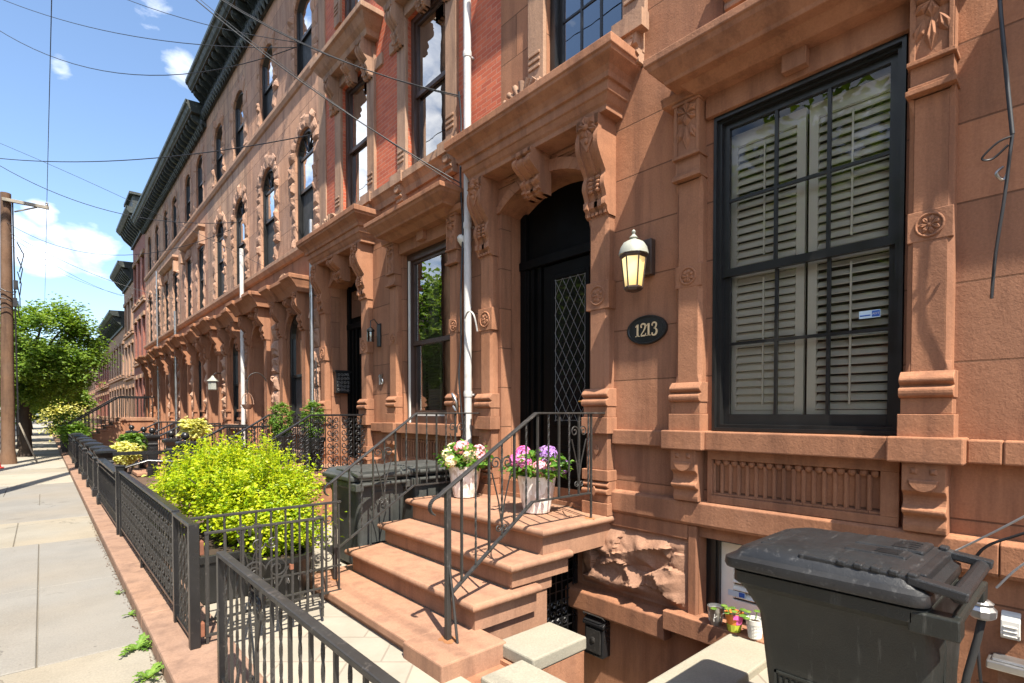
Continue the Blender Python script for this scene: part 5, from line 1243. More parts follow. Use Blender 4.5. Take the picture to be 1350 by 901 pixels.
# ------------------------------------------------------------------ wheeled bins
def rrect(cx, cy, hx, hy, r, z, n=4):
    out = []
    for sx, sy, a0 in ((1, 1, 0), (-1, 1, 90), (-1, -1, 180), (1, -1, 270)):
        for i in range(n + 1):
            a = R(a0 + 90 * i / n); out.append((cx + sx * (hx - r) + r * math.cos(a), cy + sy * (hy - r) + r * math.sin(a), z))
    return out
def loft(mb, rings, cap0=True, cap1=True):
    n = len(rings[0]); vs = [p for r in rings for p in r]; fs = []
    for i in range(len(rings) - 1):
        for k in range(n): fs.append((i * n + k, i * n + (k + 1) % n, (i + 1) * n + (k + 1) % n, (i + 1) * n + k))
    if cap0: fs.append(tuple(range(n - 1, -1, -1)))
    if cap1: fs.append(tuple(range((len(rings) - 1) * n, len(rings) * n)))
    mb.add(vs, fs)
def wheeled_bin(x, y, z, label, mat, lid, rot=0, detail=True, s=1.0):
    """front of the bin faces +y, hinge and handle -y"""
    t = thing('wheeled_bin', (x, y, z), label, 'bin', 'wheeled refuse bins')
    k = MB(); loft(k, [rrect(x, y - .06, .25, .29, .06, z + .04), rrect(x, y - .055, .262, .305, .06, z + .35), rrect(x, y - .05, .285, .325, .06, z + .62), rrect(x, y - .045, .292, .337, .055, z + .78), rrect(x, y - .0, .31, .365, .05, z + .89), rrect(x, y + .015, .345, .375, .05, z + .92), rrect(x, y + .015, .345, .375, .05, z + .97), rrect(x, y + .015, .335, .365, .05, z + .975)])
    k.build('body', mat, t, smooth=35)
    k = MB()
    for s_ in (-1, 1):
        k.box(x + s_ * .30 - .045, x + s_ * .30 + .045, y - .455, y - .30, z + .885, z + .965)     # handle arms of the body
        k.yz = None
    k.tube([(x - .30, y - .435, z + .95), (x + .30, y - .435, z + .95)], .021, 10)
    k.box(x - .13, x + .13, y - .385, y - .372, z + .30, z + .86)
    k.build('handle', mat, t, bevel=.012)
    k = MB()
    loft(k, [rrect(x, y + .03, .365, .395, .06, z + .985), rrect(x, y + .03, .37, .40, .06, z + 1.0), rrect(x, y + .03, .366, .396, .055, z + 1.03), rrect(x, y + .025, .34, .37, .06, z + 1.045), rrect(x, y + .02, .325, .35, .06, z + 1.075), rrect(x, y + .0, .29, .28, .06, z + 1.10), rrect(x, y - .02, .2, .2, .06, z + 1.112)])
    ld = k.build('lid', lid, t, smooth=32)
    k = MB()
    for s_ in (-1, 1):                                                     # lid side rails that run back to the hinge
        k.beam((x + s_ * .295, y + .10, z + 1.085), (x + s_ * .30, y - .30, z + 1.075), .05, .03); k.beam((x + s_ * .30, y - .29, z + 1.075), (x + s_ * .305, y - .475, z + 1.05), .06, .036)
        for i in range(5): k.beam((x + s_ * .30, y - .05 - .06 * i, z + 1.094), (x + s_ * .30, y - .085 - .06 * i, z + 1.090), .058, .024)
    k.tube([(x - .29, y - .44, z + 1.04), (x + .29, y - .44, z + 1.04)], .028, 12)
    k.box(x - .25, x + .25, y - .34, y - .30, z + 1.03, z + 1.09)
    k.build('lid_hinge', lid, t, bevel=.007)
    if detail:
        k = MB()
        for q in ((-.13, .0, -.25, -.02), (.03, .25, -.28, -.02)): k.box(x + q[0], x + q[1], y + q[2], y + q[3], z + 1.095, z + 1.118)
        k.box(x - .16, x + .16, y + .24, y + .30, z + 1.085, z + 1.105); k.box(x - .24, x - .18, y - .18, y + .30, z + 1.08, z + 1.104); k.box(x + .26, x + .30, y - .05, y + .30, z + 1.066, z + 1.085)
        k.build('lid_panel', lid, ld, bevel=.012)
        k = MB()
        for i in range(11): k.box(x + .05 + .015 * i, x + .059 + .015 * i, y - .25 + .02 * (i % 3), y - .16, z + 1.117, z + 1.121)
        for i in range(7): k.box(x - .115 + .015 * i, x - .107 + .015 * i, y - .22, y - .15 + .02 * (i % 2), z + 1.117, z + 1.121)
        k.build('raised_marking', lid, ld)
        k = MB(); X = x - .272; zz = z + .48
        for q in ((.03, .04, -.04, .05), (.20, .21, -.04, .05)): k.box(X - .012, X + .02, y + q[0], y + q[1], zz + q[2], zz + q[3])
        for q in ((-.04, -.03), (.04, .05)): k.box(X - .012, X + .02, y + .03, y + .21, zz + q[0], zz + q[1])
        for i in range(6): k.box(X - .010, X + .02, y + .05 + .025 * i, y + .062 + .025 * i, zz - .015, zz + .025)
        k.build('embossed_plate', mat, t)
    for s_ in (-1, 1):
        k = MB(); k.lathe((x + s_ * .27 + .03, y - .30, z + .125), [(.125, 0), (.125, .06)], 20, 'x'); wl = k.build('wheel', M['rubber'], t, smooth=40)
        k = MB(); k.lathe((x + s_ * .27 + .034, y - .30, z + .125), [(.06, -.004), (.06, .07)], 14, 'x'); k.build('hub', M['bin_old'], wl)
    return t
wheeled_bin(2.79, .775, .035, 'big black wheeled bin standing closest, under the white-shuttered window', M['bin'], M['bin_lid'])
wheeled_bin(2.80, 5.66, .03, 'faded grey wheeled bin beside the stoop, nearer to the golden shrub', M['bin_old'], M['bin_old'], detail=False)
wheeled_bin(3.54, 5.72, .03, 'faded wheeled bin against the house wall, behind the grey one', M['bin_old'], M['bin_old'], detail=False)

# ------------------------------------------------------------------ planting
rng = random.Random(11)
sh = thing('golden_shrub', (1.62, 6.35, .3), 'big bright yellow-green shrub filling the planter behind the lattice fence', 'shrub')
k = MB(); leaf_cloud(k, (1.68, 6.5, .90), (.60, .92, .42), 15500, .047, rng, clumps=135, spread=.24, shell=.58, zmin=.40)
leaf_cloud(k, (1.72, 5.75, .80), (.50, .52, .38), 7500, .045, rng, clumps=80, spread=.26, shell=.6, zmin=.34)
leaf_cloud(k, (1.38, 6.8, .96), (.44, .75, .32), 4500, .047, rng, clumps=70, spread=.27, shell=.65)
for i in range(150):                                                     # stray upright shoots
    a = rng.uniform(0, 6.28); q = math.sqrt(rng.random()); bx_, by_ = 1.62 + .72 * q * math.cos(a), 6.4 + 1.15 * q * math.sin(a); zt = .92 + .40 * math.sqrt(max(0, 1 - q * q)); l = rng.uniform(.10, .27)
    dx, dy = rng.gauss(0, .25), rng.gauss(0, .25)
    k.tube([(bx_, by_, zt - .1), (bx_ + dx * l, by_ + dy * l, zt + l)], [.0035, .0015], 3)
    for j in range(int(l * 75)):
        t = rng.random(); p = Vector((bx_ + dx * l * t, by_ + dy * l * t, zt - .08 + (l + .08) * t)); b_ = rng.uniform(0, 6.28); d = Vector((math.cos(b_), math.sin(b_), rng.uniform(.1, .9))).normalized(); sd = d.cross(Vector((0, 0, 1))).normalized(); L_ = .042 * rng.uniform(.6, 1.2)
        k.add([p, p + d * L_ * .5 + sd * L_ * .32, p + d * L_, p + d * L_ * .5 - sd * L_ * .32], [(0, 1, 2), (0, 2, 3)])
leaf_cloud(k, (1.72, 5.25, .62), (.40, .30, .26), 4200, .042, rng, clumps=60, spread=.3, shell=.5, zmin=.30)
k.build('foliage', M['leaf_gold'], sh)
k = MB()
for i in range(34):
    a = rng.uniform(0, 6.28); r_ = rng.uniform(.2, .8); p = Vector((1.62, 6.3, .38)); q = Vector((1.62 + math.cos(a) * r_ * .85, 6.3 + math.sin(a) * r_ * 1.15, .75 + rng.uniform(-.1, .35)))
    m_ = (p + q) / 2 + Vector((0, 0, .10)); k.tube([p + Vector((math.cos(a) * .1, math.sin(a) * .1, 0)), m_, q], [.011, .008, .004], 5)
k.build('stem', M['bark'], sh)
pl = thing('planter_box', (1.6, 6.1, .03), 'dark planter holding the big golden shrub', 'planter')
k = MB(); k.box(1.02, 2.02, 5.32, 6.9, .03, .44); k.build('box', M['plaque'], pl, bevel=.01)
k = MB(); k.box(1.06, 1.98, 5.36, 6.86, .40, .452); k.build('soil', M['soil'], pl)
k = MB(); k.box(1.0, 2.04, 5.30, 5.33, .40, .47); k.box(1.0, 2.04, 6.89, 6.92, .40, .47); k.box(1.0, 1.03, 5.33, 6.89, .40, .47); k.box(2.01, 2.04, 5.33, 6.89, .40, .47); k.build('rim', M['plaque'], pl, bevel=.006)
bp = thing('black_planter', (1.98, 5.03, .03), 'low black planter with a pale patterned band, between the shrub and the bottom step', 'planter')
k = MB(); k.lathe((1.62, 5.02, .03), [(.20, 0), (.27, .38), (.29, .40), (.29, .44), (.25, .44), (.24, .36)], 24); k.build('pot', M['plaque'], bp, smooth=40)
k = MB()
for i in range(7): a = R(200 + 22 * i); k.tube([(1.62 + .268 * math.cos(a) + .02 * u, 5.02 + .268 * math.sin(a) + u, .28 + w) for u, w in spiral((0, 0), .035, .01, i, 1.2, 10)], .004, 4)
k.build('patterned_band', M['steel'], bp)
k = MB(); k.lathe((1.62, 5.02, .40), [(.245, 0), (.1, .02), (.01, .03)], 18); k.build('soil', M['soil'], bp)

def topiary(x, y, z, r, label, hgt=.55):
    t = thing('box_topiary', (x, y, z), label, 'topiary', 'box topiaries on the second stoop')
    k = MB(); vs = [(.115, 0), (.125, .03), (.165, .46), (.185, .50), (.185, .54), (.16, .54), (.15, .50)]; k.lathe((x, y, z), vs, 16); k.build('urn', M['plaque'], t, smooth=40)
    rg = random.Random(int(x * 100 + y * 10)); k = MB(); leaf_cloud(k, (x, y, z + .54 + hgt * .5), (r, r, hgt * .56), 4200, .030, rg, clumps=130, spread=.13, shell=.82); k.build('foliage', M['leaf_green'], t)
    k = MB(); k.tube([(x, y, z + .5), (x, y, z + .54 + hgt * .6)], .02, 6); k.build('stem', M['bark'], t)
topiary(3.25, 8.42, .82, .165, 'clipped box topiary in a tall dark urn, nearer one, right behind the ornate railing')
topiary(3.12, 9.55, .82, .18, 'clipped box topiary in a tall urn, farther one, at the far railing')

def hydrangea(x, y, z, label, mats, seed, rp=.185, s=1.0):
    t = thing('hydrangea_pot', (x, y, z), label, 'potted flowers', 'hydrangea pots on the stoop')
    k = MB(); k.lathe((x, y, z), [(.10, 0), (.125, .012), (.155, .14), (.178, .30), (rp, .345), (rp + .004, .36), (rp - .012, .362), (rp - .02, .33)], 32); k.build('pot', M['pearl'], t, smooth=40)
    k = MB(); k.lathe((x, y, z + .32), [(rp - .02, 0), (.02, .02)], 16); k.build('soil', M['soil'], t)
    rg = random.Random(seed); k = MB(); leaf_cloud(k, (x, y, z + .44), (.25, .27, .12), 520, .085, rg, clumps=60, spread=.35, shell=.7, zmin=z + .34); k.build('leaves', M['leaf_dark'], t)
    n = len(mats)
    for i, (mt, a, rr, zz, q) in enumerate(mats):
        cx, cy, cz = x + rr * math.cos(R(a)), y + rr * math.sin(R(a)), z + .44 + zz
        k = MB()
        for _ in range(150):
            d = Vector((rg.gauss(0, 1), rg.gauss(0, 1), rg.gauss(.3, .8))).normalized(); p = Vector((cx, cy, cz)) + d * q * rg.uniform(.85, 1.05)
            u = d.orthogonal().normalized(); w = d.cross(u); a0 = rg.uniform(0, 6.28)
            for m_ in range(4):
                t0 = a0 + m_ * math.pi / 2; e = (u * math.cos(t0) + w * math.sin(t0)); f = (u * math.cos(t0 + .75) + w * math.sin(t0 + .75)); g_ = (u * math.cos(t0 - .75) + w * math.sin(t0 - .75)); L_ = .016
                k.add([p, p + f * L_ * .7 + d * .003, p + e * L_ * 1.2 + d * .004, p + g_ * L_ * .7 + d * .003], [(0, 1, 2, 3)])
        k.build('flower_head', M[mt], t)
hydrangea(3.56, 4.78, .80, 'pale pink hydrangea in a pearly white pot, farther one, by the left door pilaster', [('fl_pink', 210, .10, .12, .078), ('fl_pale', 120, .14, .10, .075), ('fl_pale', 250, .17, .03, .075), ('fl_pink', 330, .16, .08, .072), ('fl_pale', 160, .20, .04, .07), ('fl_pink', 290, .20, .02, .07), ('fl_pink', 60, .15, .12, .07), ('fl_pale', 190, .22, -.02, .065)], 5)
hydrangea(3.52, 3.58, .80, 'violet and magenta hydrangea in a pearly white pot, nearer one, behind the near railing', [('fl_magenta', 140, .14, .10, .075), ('fl_violet', 300, .11, .12, .085), ('fl_magenta', 190, .20, .04, .07), ('fl_pink', 235, .18, .0, .07), ('fl_pink', 270, .19, .01, .065), ('fl_violet', 320, .22, .0, .085), ('fl_magenta', 100, .16, .12, .07), ('fl_violet', 20, .15, .10, .075), ('fl_magenta', 165, .22, .07, .065)], 6)

def pale_shrub(x, y, z, r, label, n=1500):
    t = thing('variegated_shrub', (x, y, z), label, 'shrub', 'pale variegated shrubs'); rg = random.Random(int(x * 50 + y * 9))
    k = MB(); leaf_cloud(k, (x, y, z + r), (r, r, r * .95), n, .10, rg, clumps=50, spread=.3, shell=.6); k.build('foliage', M['leaf_var'], t)
    k = MB()
    for i in range(9): a = i * .7; k.tube([(x, y, z - .5), (x + .5 * r * math.cos(a), y + .5 * r * math.sin(a), z + r)], .012, 5)
    k.build('stem', M['bark'], t)
pale_shrub(1.32, 14.2, .66, .22, 'pale variegated shrub low between the square newel posts')
pale_shrub(2.62, 13.9, 1.2, .2, 'pale variegated shrub high against the ground-floor windows of the lantern house')
def weed(x, y, label, s, seed):
    rg = random.Random(seed); k = MB()
    for i in range(17):
        a = rg.uniform(0, 6.28); l = s * rg.uniform(.4, 1.15); d = Vector((math.cos(a), math.sin(a), rg.uniform(.25, 1.1))); sd = Vector((-math.sin(a), math.cos(a), 0))
        p = Vector((x, y, .005)); c0 = p
        for j in range(5):                                               # toothed leaf
            q = p + d * l * (j + 1) / 5 - Vector((0, 0, .5 * l * ((j + 1) / 5) ** 2.2)); w = s * .15 * (1.25 if j % 2 else .75) * math.sin(math.pi * (j + 1.2) / 6.4)
            k.add([c0, q + sd * w - d * l * .03, q + d * l * .05, q - sd * w - d * l * .03], [(0, 1, 2), (0, 2, 3)]); c0 = q - d * l * .03
    tag(k.build('weed', M['leaf_green'], base=(x, y, 0)), label, 'weed', 'weeds along the fence kerb')
for i, (x, y, s, lb) in enumerate(((.50, 4.72, .17, 'big leafy weed at the kerb, second nearest the camera'), (.50, 4.15, .15, 'leafy weed at the kerb nearest the camera'), (.545, 5.55, .07, 'tiny weed farther up the kerb'), (.54, 6.3, .06, 'tiny weed halfway along the lattice fence'), (.53, 3.8, .09, 'small pale weed at the lower edge of the view'))): weed(x, y, lb, s, 20 + i)
k = MB(); rg = random.Random(77)
for i in range(420):
    y = rg.uniform(3.4, 11); x = .578 - abs(rg.gauss(0, .018)); a = rg.uniform(0, 6.28); l = rg.uniform(.008, .022)
    k.add([(x, y, .003), (x + l * math.cos(a), y + l * math.sin(a), .004 + rg.random() * .012), (x + l * math.cos(a + .6), y + l * math.sin(a + .6), .004)], [(0, 1, 2)])
tag(k.build('kerb_litter', M['mulch']), 'dry leaf litter and moss along the fence kerb', 'leaf litter', kind='stuff')

# ------------------------------------------------------------------ small pots on the basement sill
def small_pot(x, y, z, r, h, mat, label, leaf, bands=None):
    t = thing('flower_pot', (x, y, z), label, 'flower pot', 'little pots on the basement sill')
    k = MB(); k.m = 0; k.lathe((x, y, z), [(r * .68, 0), (r * .92, h * .74), (r * 1.0, h * .75), (r * 1.04, h), (r * .9, h), (r * .85, h * .85)], 20); k.build('pot', mat, t, smooth=40)
    if bands:
        for z0, z1, a0, a1, m in bands:
            k = MB(); n = 8
            for i in range(n):
                a, b = R(a0 + (a1 - a0) * i / n), R(a0 + (a1 - a0) * (i + 1) / n); f = lambda u, q: (x + q * math.cos(u), y + q * math.sin(u))
                ra = r * (.68 + .24 * z0 / .74) + .002 if z0 < .74 else r * 1.045 + .002; rb = r * (.68 + .24 * z1 / .74) + .002 if z1 < .76 else r * 1.045 + .002
                k.add([(*f(a, ra), z + z0 * h), (*f(b, ra), z + z0 * h), (*f(b, rb), z + z1 * h), (*f(a, rb), z + z1 * h)], [(0, 1, 2, 3)])
            k.build('painted_band', m, t)
    k = MB(); k.lathe((x, y, z + h * .84), [(r * .86, 0), (r * .1, .01)], 14); k.build('soil', M['soil'], t)
    if leaf:
        k = MB(); rg = random.Random(int(y * 100))
        for i in range(leaf):
            a = rg.uniform(0, 6.28); q = Vector((x + .03 * math.cos(a), y + .03 * math.sin(a), z + h * .9)); e = q + Vector((.045 * math.cos(a), .045 * math.sin(a), .05 * rg.random() + .01)); k.tube([q, e], .003, 4); k.ell(e, .026, .026, .007, 8, 4)
        k.build('leaves', M['leaf_green'], t)
    return t
p1 = small_pot(3.905, 1.975, .10, .063, .145, M['steel'], 'silver crackled little pot, leftmost on the basement sill', 1)
k = MB(); rg = random.Random(4)
for i in range(14):
    a0 = R(rg.uniform(90, 290)); z0 = .02 + .1 * rg.random(); a1 = a0 + rg.uniform(-.5, .5); z1 = min(.125, z0 + rg.uniform(.02, .06))
    f = lambda a, z: (3.905 + (.063 * (.68 + .24 * z / .107) + .002) * math.cos(a), 1.975 + (.063 * (.68 + .24 * z / .107) + .002) * math.sin(a), .10 + z)
    k.tube([f(a0, z0), f((a0 + a1) / 2, (z0 + z1) / 2), f(a1, z1)], .0035, 4)
k.build('crackle', M['white'], p1)
small_pot(3.895, 1.825, .10, .066, .14, M['orange_pot'], 'orange, pink and lime painted pot with a seedling, middle of the basement sill', 9, [(.76, 1.0, 200, 330, M['pink_pot']), (.02, .42, 90, 330, M['lime_pot']), (.45, .73, 220, 300, M['pink_pot'])])
p3 = small_pot(3.885, 1.665, .10, .062, .14, M['white'], 'white ribbed little pot half hidden by the black bin', 3)
k = MB()
for i in range(9): k.lathe((3.885, 1.665, .105 + .011 * i), [(.062 * (.70 + .028 * i), 0), (.062 * (.70 + .028 * i) + .003, .004), (.062 * (.71 + .028 * i), .008)], 18, closed=False)
k.build('rib', M['white'], p3)

# ------------------------------------------------------------------ fittings on the walls
ln = thing('wall_lantern', (FX, 2.66, 2.95), 'lit amber wall lantern with a domed pale cap, above the oval number plaque', 'lantern')
lx, ly, lz = 3.765, 2.66, 2.83
k = MB(); k.box(3.93, 3.998, ly - .065, ly + .065, 2.95, 3.26); k.build('back_plate', M['bronze'], ln, bevel=.008)
k = MB(); k.tube([(3.94, ly, 3.02), (3.86, ly, 2.99), (3.80, ly, 3.02), (lx, ly, 3.0)], .014, 8); k.box(lx - .02, 3.94, ly - .02, ly + .02, 3.19, 3.22); k.build('arm', M['bronze'], ln, smooth=50)
def sc(k): k.v = [(lx + (p[0] - lx) * .84, ly + (p[1] - ly) * .84, lz - .05 + (p[2] - lz + .05) * .84) for p in k.v]
k = MB(); k.lathe((lx, ly, lz), [(.085, 0), (.118, .30), (.119, .305)], 6); sc(k); k.build('shade', M['lamp_glass'], ln)
k = MB()
for i in range(6):
    a = math.pi * i / 3; k.tube([(lx + .088 * math.cos(a), ly + .088 * math.sin(a), lz - .005), (lx + .124 * math.cos(a), ly + .124 * math.sin(a), lz + .31)], .0085, 6)
k.lathe((lx, ly, lz - .05), [(.04, 0), (.08, .012), (.098, .035), (.098, .05), (.09, .055)], 6); k.lathe((lx, ly, lz + .29), [(.126, 0), (.14, .015), (.14, .035), (.12, .04)], 6)
sc(k); k.build('cage', M['bronze'], ln, bevel=.002)
k = MB(); k.lathe((lx, ly, lz + .325), [(.15, 0), (.148, .02), (.135, .07), (.105, .115), (.06, .14), (.04, .145), (.03, .16), (.045, .17), (.03, .185), (.013, .205), (.018, .22), (.022, .23), (.012, .245), (.002, .255)], 12); sc(k); k.build('cap', M['verdigris'], ln, smooth=45)

pq = thing('number_plaque', (FX, 2.67, 2.49), 'black oval plaque reading 1213 in gold, on the wall under the lantern', 'house number')
k = MB(); k.lathe((0, 0, 0), [(1.0, 0), (1.0, .018), (.97, .028), (.90, .028), (.87, .020), (.01, .020)], 40, 'x')
k.v = [(p[0] + FX - .002, p[1] * .205 + 2.675, p[2] * .128 + 2.485) for p in k.v]; k.build('plate', M['plaque'], pq, smooth=30)
def stroke(mb, pts, w, X):
    """flat raised numeral stroke; pts (u, v) with u to the reader's right"""
    for (a, wa), (b, wb) in zip(zip(pts, w), list(zip(pts, w))[1:]):
        d = Vector((b[0] - a[0], b[1] - a[1])); 
        if d.length < 1e-6: continue
        n = Vector((-d.y, d.x)).normalized()
        q = [(a[0] + n.x * wa, a[1] + n.y * wa), (b[0] + n.x * wb, b[1] + n.y * wb), (b[0] - n.x * wb, b[1] - n.y * wb), (a[0] - n.x * wa, a[1] - n.y * wa)]
        mb.prism(q, lambda u, v: (X, 2.675 - u, 2.485 + v), lambda u, v: (X - .006, 2.675 - u, 2.485 + v))
def digit(mb, ch, u0, h, X):
    W = h * .5
    if ch == '1':
        stroke(mb, [(u0, -h / 2), (u0, h / 2)], [.0085] * 2, X); stroke(mb, [(u0 - .022, -h / 2 + .003), (u0 + .022, -h / 2 + .003)], [.0035] * 2, X); stroke(mb, [(u0 - .022, h / 2 - .022), (u0 - .004, h / 2 - .003)], [.003, .005], X)
    elif ch == '2':
        P_ = smoothpts([(-.022, .028), (-.018, .042), (-.003, .050), (.014, .046), (.022, .032), (.018, .014), (.004, -.010), (-.012, -.030), (-.022, -.045)], 4); n = len(P_)
        stroke(mb, [(u0 + a * h / .1, b * h / .1) for a, b in P_], [.004 + .0045 * math.sin(math.pi * min(1, i / n * 1.3)) for i in range(n)], X)
        stroke(mb, [(u0 - .024, -h / 2 + .005), (u0 + .024, -h / 2 + .005)], [.006, .006], X); stroke(mb, [(u0 + .024, -h / 2 + .003), (u0 + .027, -h / 2 + .026)], [.003, .003], X); mb.ell((X - .003, 2.675 - u0 + .019, 2.485 + .026 * h / .1), .004, .008, .008, 8, 5)
    else:
        P_ = smoothpts([(-.022, .034), (-.012, .047), (.003, .050), (.017, .042), (.019, .026), (.010, .010), (-.004, .004)], 4); n = len(P_)
        stroke(mb, [(u0 + a * h / .1, b * h / .1) for a, b in P_], [.0035 + .004 * math.sin(math.pi * i / n) for i in range(n)], X)
        P_ = smoothpts([(-.004, .004), (.012, .001), (.023, -.014), (.021, -.034), (.008, -.048), (-.010, -.049), (-.022, -.038)], 4); n = len(P_)
        stroke(mb, [(u0 + a * h / .1, b * h / .1) for a, b in P_], [.0035 + .0055 * math.sin(math.pi * i / n) for i in range(n)], X); mb.ell((X - .003, 2.675 - u0 + .020, 2.485 - .034 * h / .1), .004, .008, .008, 8, 5); mb.ell((X - .003, 2.675 - u0 + .020, 2.485 + .031 * h / .1), .004, .007, .007, 8, 5)
for i, ch in enumerate('1213'):
    k = MB(); digit(k, ch, (-.087, -.03, .027, .083)[i], .108, FX - .021); k.build('numeral', M['numeral'], pq)

mb_ = thing('mailbox', (FX, 3.17, -.56), 'black metal mailbox hung on the basement wall below the rough stone panel', 'mailbox')
k = MB(); k.box(3.88, 3.998, 3.065, 3.285, -.56, -.24); k.build('box', M['iron'], mb_, bevel=.01)
k = MB(); k.yprism([(.002, -.17), (.02, -.165), (.135, -.245), (.135, -.27), (.12, -.27), (.002, -.20)], 3.05, 3.30); k.build('lid', M['iron'], mb_, bevel=.004)
k = MB(); k.box(3.868, 3.882, 3.09, 3.26, -.52, -.30); k.ell((3.866, 3.175, -.40), .008, .03, .03, 10, 6); k.tube([(3.90, 3.05, -.20), (3.86, 3.06, -.16), (3.86, 3.29, -.16), (3.90, 3.30, -.20)], .006, 5); k.build('front_panel', M['iron_old'], mb_, bevel=.003)

# fittings of the next house
sc_ = thing('wall_sconce', (FX, 7.62, 3.0), 'small black jar-shaped wall sconce left of the mirror-like window', 'sconce')
k = MB(); k.dbox(.0, .025, 7.55, 7.66, 2.80, 3.16); k.build('back_plate', M['plaque'], sc_, bevel=.005)
k = MB(); k.lathe((3.84, 7.60, 2.86), [(.05, 0), (.055, .02), (.055, .15), (.035, .17)], 14); k.build('glass_jar', M['pane_sky'], sc_, smooth=40)
k = MB(); k.lathe((3.84, 7.60, 3.02), [(.06, 0), (.06, .03), (.03, .06), (.015, .07)], 14); k.tube([(3.84, 7.60, 3.08), (3.84, 7.60, 3.19), (3.90, 7.60, 3.22), (3.97, 7.60, 3.14)], .008, 6); k.build('cap', M['plaque'], sc_, smooth=40)
hn = thing('house_numerals', (FX, 7.55, 2.28), 'two small silver house numerals on the wall under the sconce', 'house number')
for i, yy in enumerate((7.59, 7.52)):
    k = MB()
    if i == 0: k.dbox(.004, .02, yy - .012, yy + .012, 2.20, 2.36); k.dbox(.004, .02, yy, yy + .03, 2.32, 2.345)
    else: k.tube([(FX - .012, yy + .03 * math.cos(t), 2.245 + .04 * math.sin(t)) for t in [2 * math.pi * q / 14 for q in range(14)]], .010, 5, closed=True); k.tube([(FX - .012, yy + .028, 2.25), (FX - .012, yy + .015, 2.32), (FX - .012, yy - .015, 2.36)], .010, 5)
    k.build('numeral', M['steel'], hn)
lb_ = thing('letter_box', (FX + .1, 9.42, 2.3), 'square black letter box with a pale filigree front, in a door reveal', 'mailbox')
k = MB(); k.box(4.03, 4.31, 9.34, 9.45, 2.12, 2.52); k.box(4.01, 4.33, 9.33, 9.45, 2.50, 2.54); k.build('box', M['plaque'], lb_, bevel=.005)
k = MB()
for i in range(4):
    for j in range(5):
        k.tube([(4.08 + .058 * i + u, 9.335, 2.18 + .07 * j + w) for u, w in spiral((0, 0), .03, .008, i + j, 1.3, 10)], .005, 4)
k.build('filigree', M['lead'], lb_)
fl = thing('floodlight', (3.9, 5.32, 3.9), 'small white floodlight beside the white downspout between the two near houses', 'floodlight')
k = MB(); k.lathe((0, 0, 0), [(.025, 0), (.05, .03), (.07, .11), (.068, .13), (.05, .11)], 16); mt = Matrix.Rotation(R(120), 3, 'Y'); k.v = [tuple(mt @ Vector(p) + Vector((3.86, 5.30, 3.93))) for p in k.v]; k.build('lamp_head', M['white'], fl, smooth=40)
k = MB(); k.tube([(3.86, 5.30, 3.93), (3.93, 5.30, 3.96), (3.995, 5.30, 3.96)], .014, 6); k.build('bracket', M['white'], fl)

def downspout(y, z0, z1, label, x=3.90, r=.048, mat='white_pipe', bends=()):
    t = thing('downspout', (x, y, z0), label, 'downspout', 'downspouts')
    pts = [(x, y, z0)] + [(x + dx, y, z) for z, dx in bends] + [(x, y, z1)]
    k = MB(); k.tube(pts, r, 12); k.build('pipe', M[mat], t, smooth=50)
    k = MB(); z = z0 + 1.0
    while z < z1: k.lathe((x, y, z), [(r + .006, 0), (r + .008, .02), (r + .008, .05), (r + .006, .07)], 12); k.box(x, 3.998, y - .012, y + .012, z + .02, z + .04); z += 2.05
    k.build('strap', M[mat], t, smooth=40)
    return t
downspout(5.17, .95, 11.0, 'tall white downspout between the two nearest houses', r=.046, bends=())
downspout(9.98, .9, 5.4, 'grey downspout at the near edge of the pinkish stone house', x=3.84, r=.036, mat='steel')
downspout(14.52, .9, 5.9, 'white downspout with a hooked top, in front of the lantern house', x=3.82, r=.05)
downspout(23.3, .5, 5.6, 'white downspout far along, between the houses with paired windows', x=3.80, r=.045, mat='steel')
downspout(27.8, .5, 8.0, 'slim pale downspout just before the last stone house', x=3.86, r=.03, mat='steel')
bk = thing('hanging_basket', (FX, 13.0, 1.9), 'small basket hung from a curved iron hook in the pinkish house doorway', 'hanging basket')
k = MB(); k.tube(smoothpts([(3.98, 12.95, 2.35), (3.86, 12.95, 2.58), (3.72, 12.95, 2.68), (3.56, 12.95, 2.62), (3.50, 12.95, 2.45), (3.50, 12.95, 2.2)], 5), .012, 6); k.build('hook', M['iron_old'], bk, smooth=60)
k = MB(); k.lathe((3.50, 12.95, 1.84), [(.07, 0), (.12, .08), (.135, .11), (.12, .11)], 14); k.tube([(3.50 + .13 * math.cos(a), 12.95, 1.95 + .26 * math.sin(a)) for a in [math.pi * i / 12 for i in range(13)]], .008, 5); k.build('basket', M['rough_pink'], bk, smooth=50)
dl = thing('hanging_lantern', (3.75, 17.2, 2.4), 'little white lantern hanging by the door of the house with the white downspout', 'lantern')
k = MB(); k.lathe((3.72, 17.2, 2.42), [(.10, 0), (.12, .02), (.12, .24), (.16, .26), (.06, .36), (.02, .42)], 6); k.build('cage', M['verdigris'], dl)
k = MB(); k.tube([(3.72, 17.2, 2.84), (3.80, 17.2, 2.92), (3.99, 17.2, 2.92)], .014, 5); k.build('arm', M['iron'], dl)

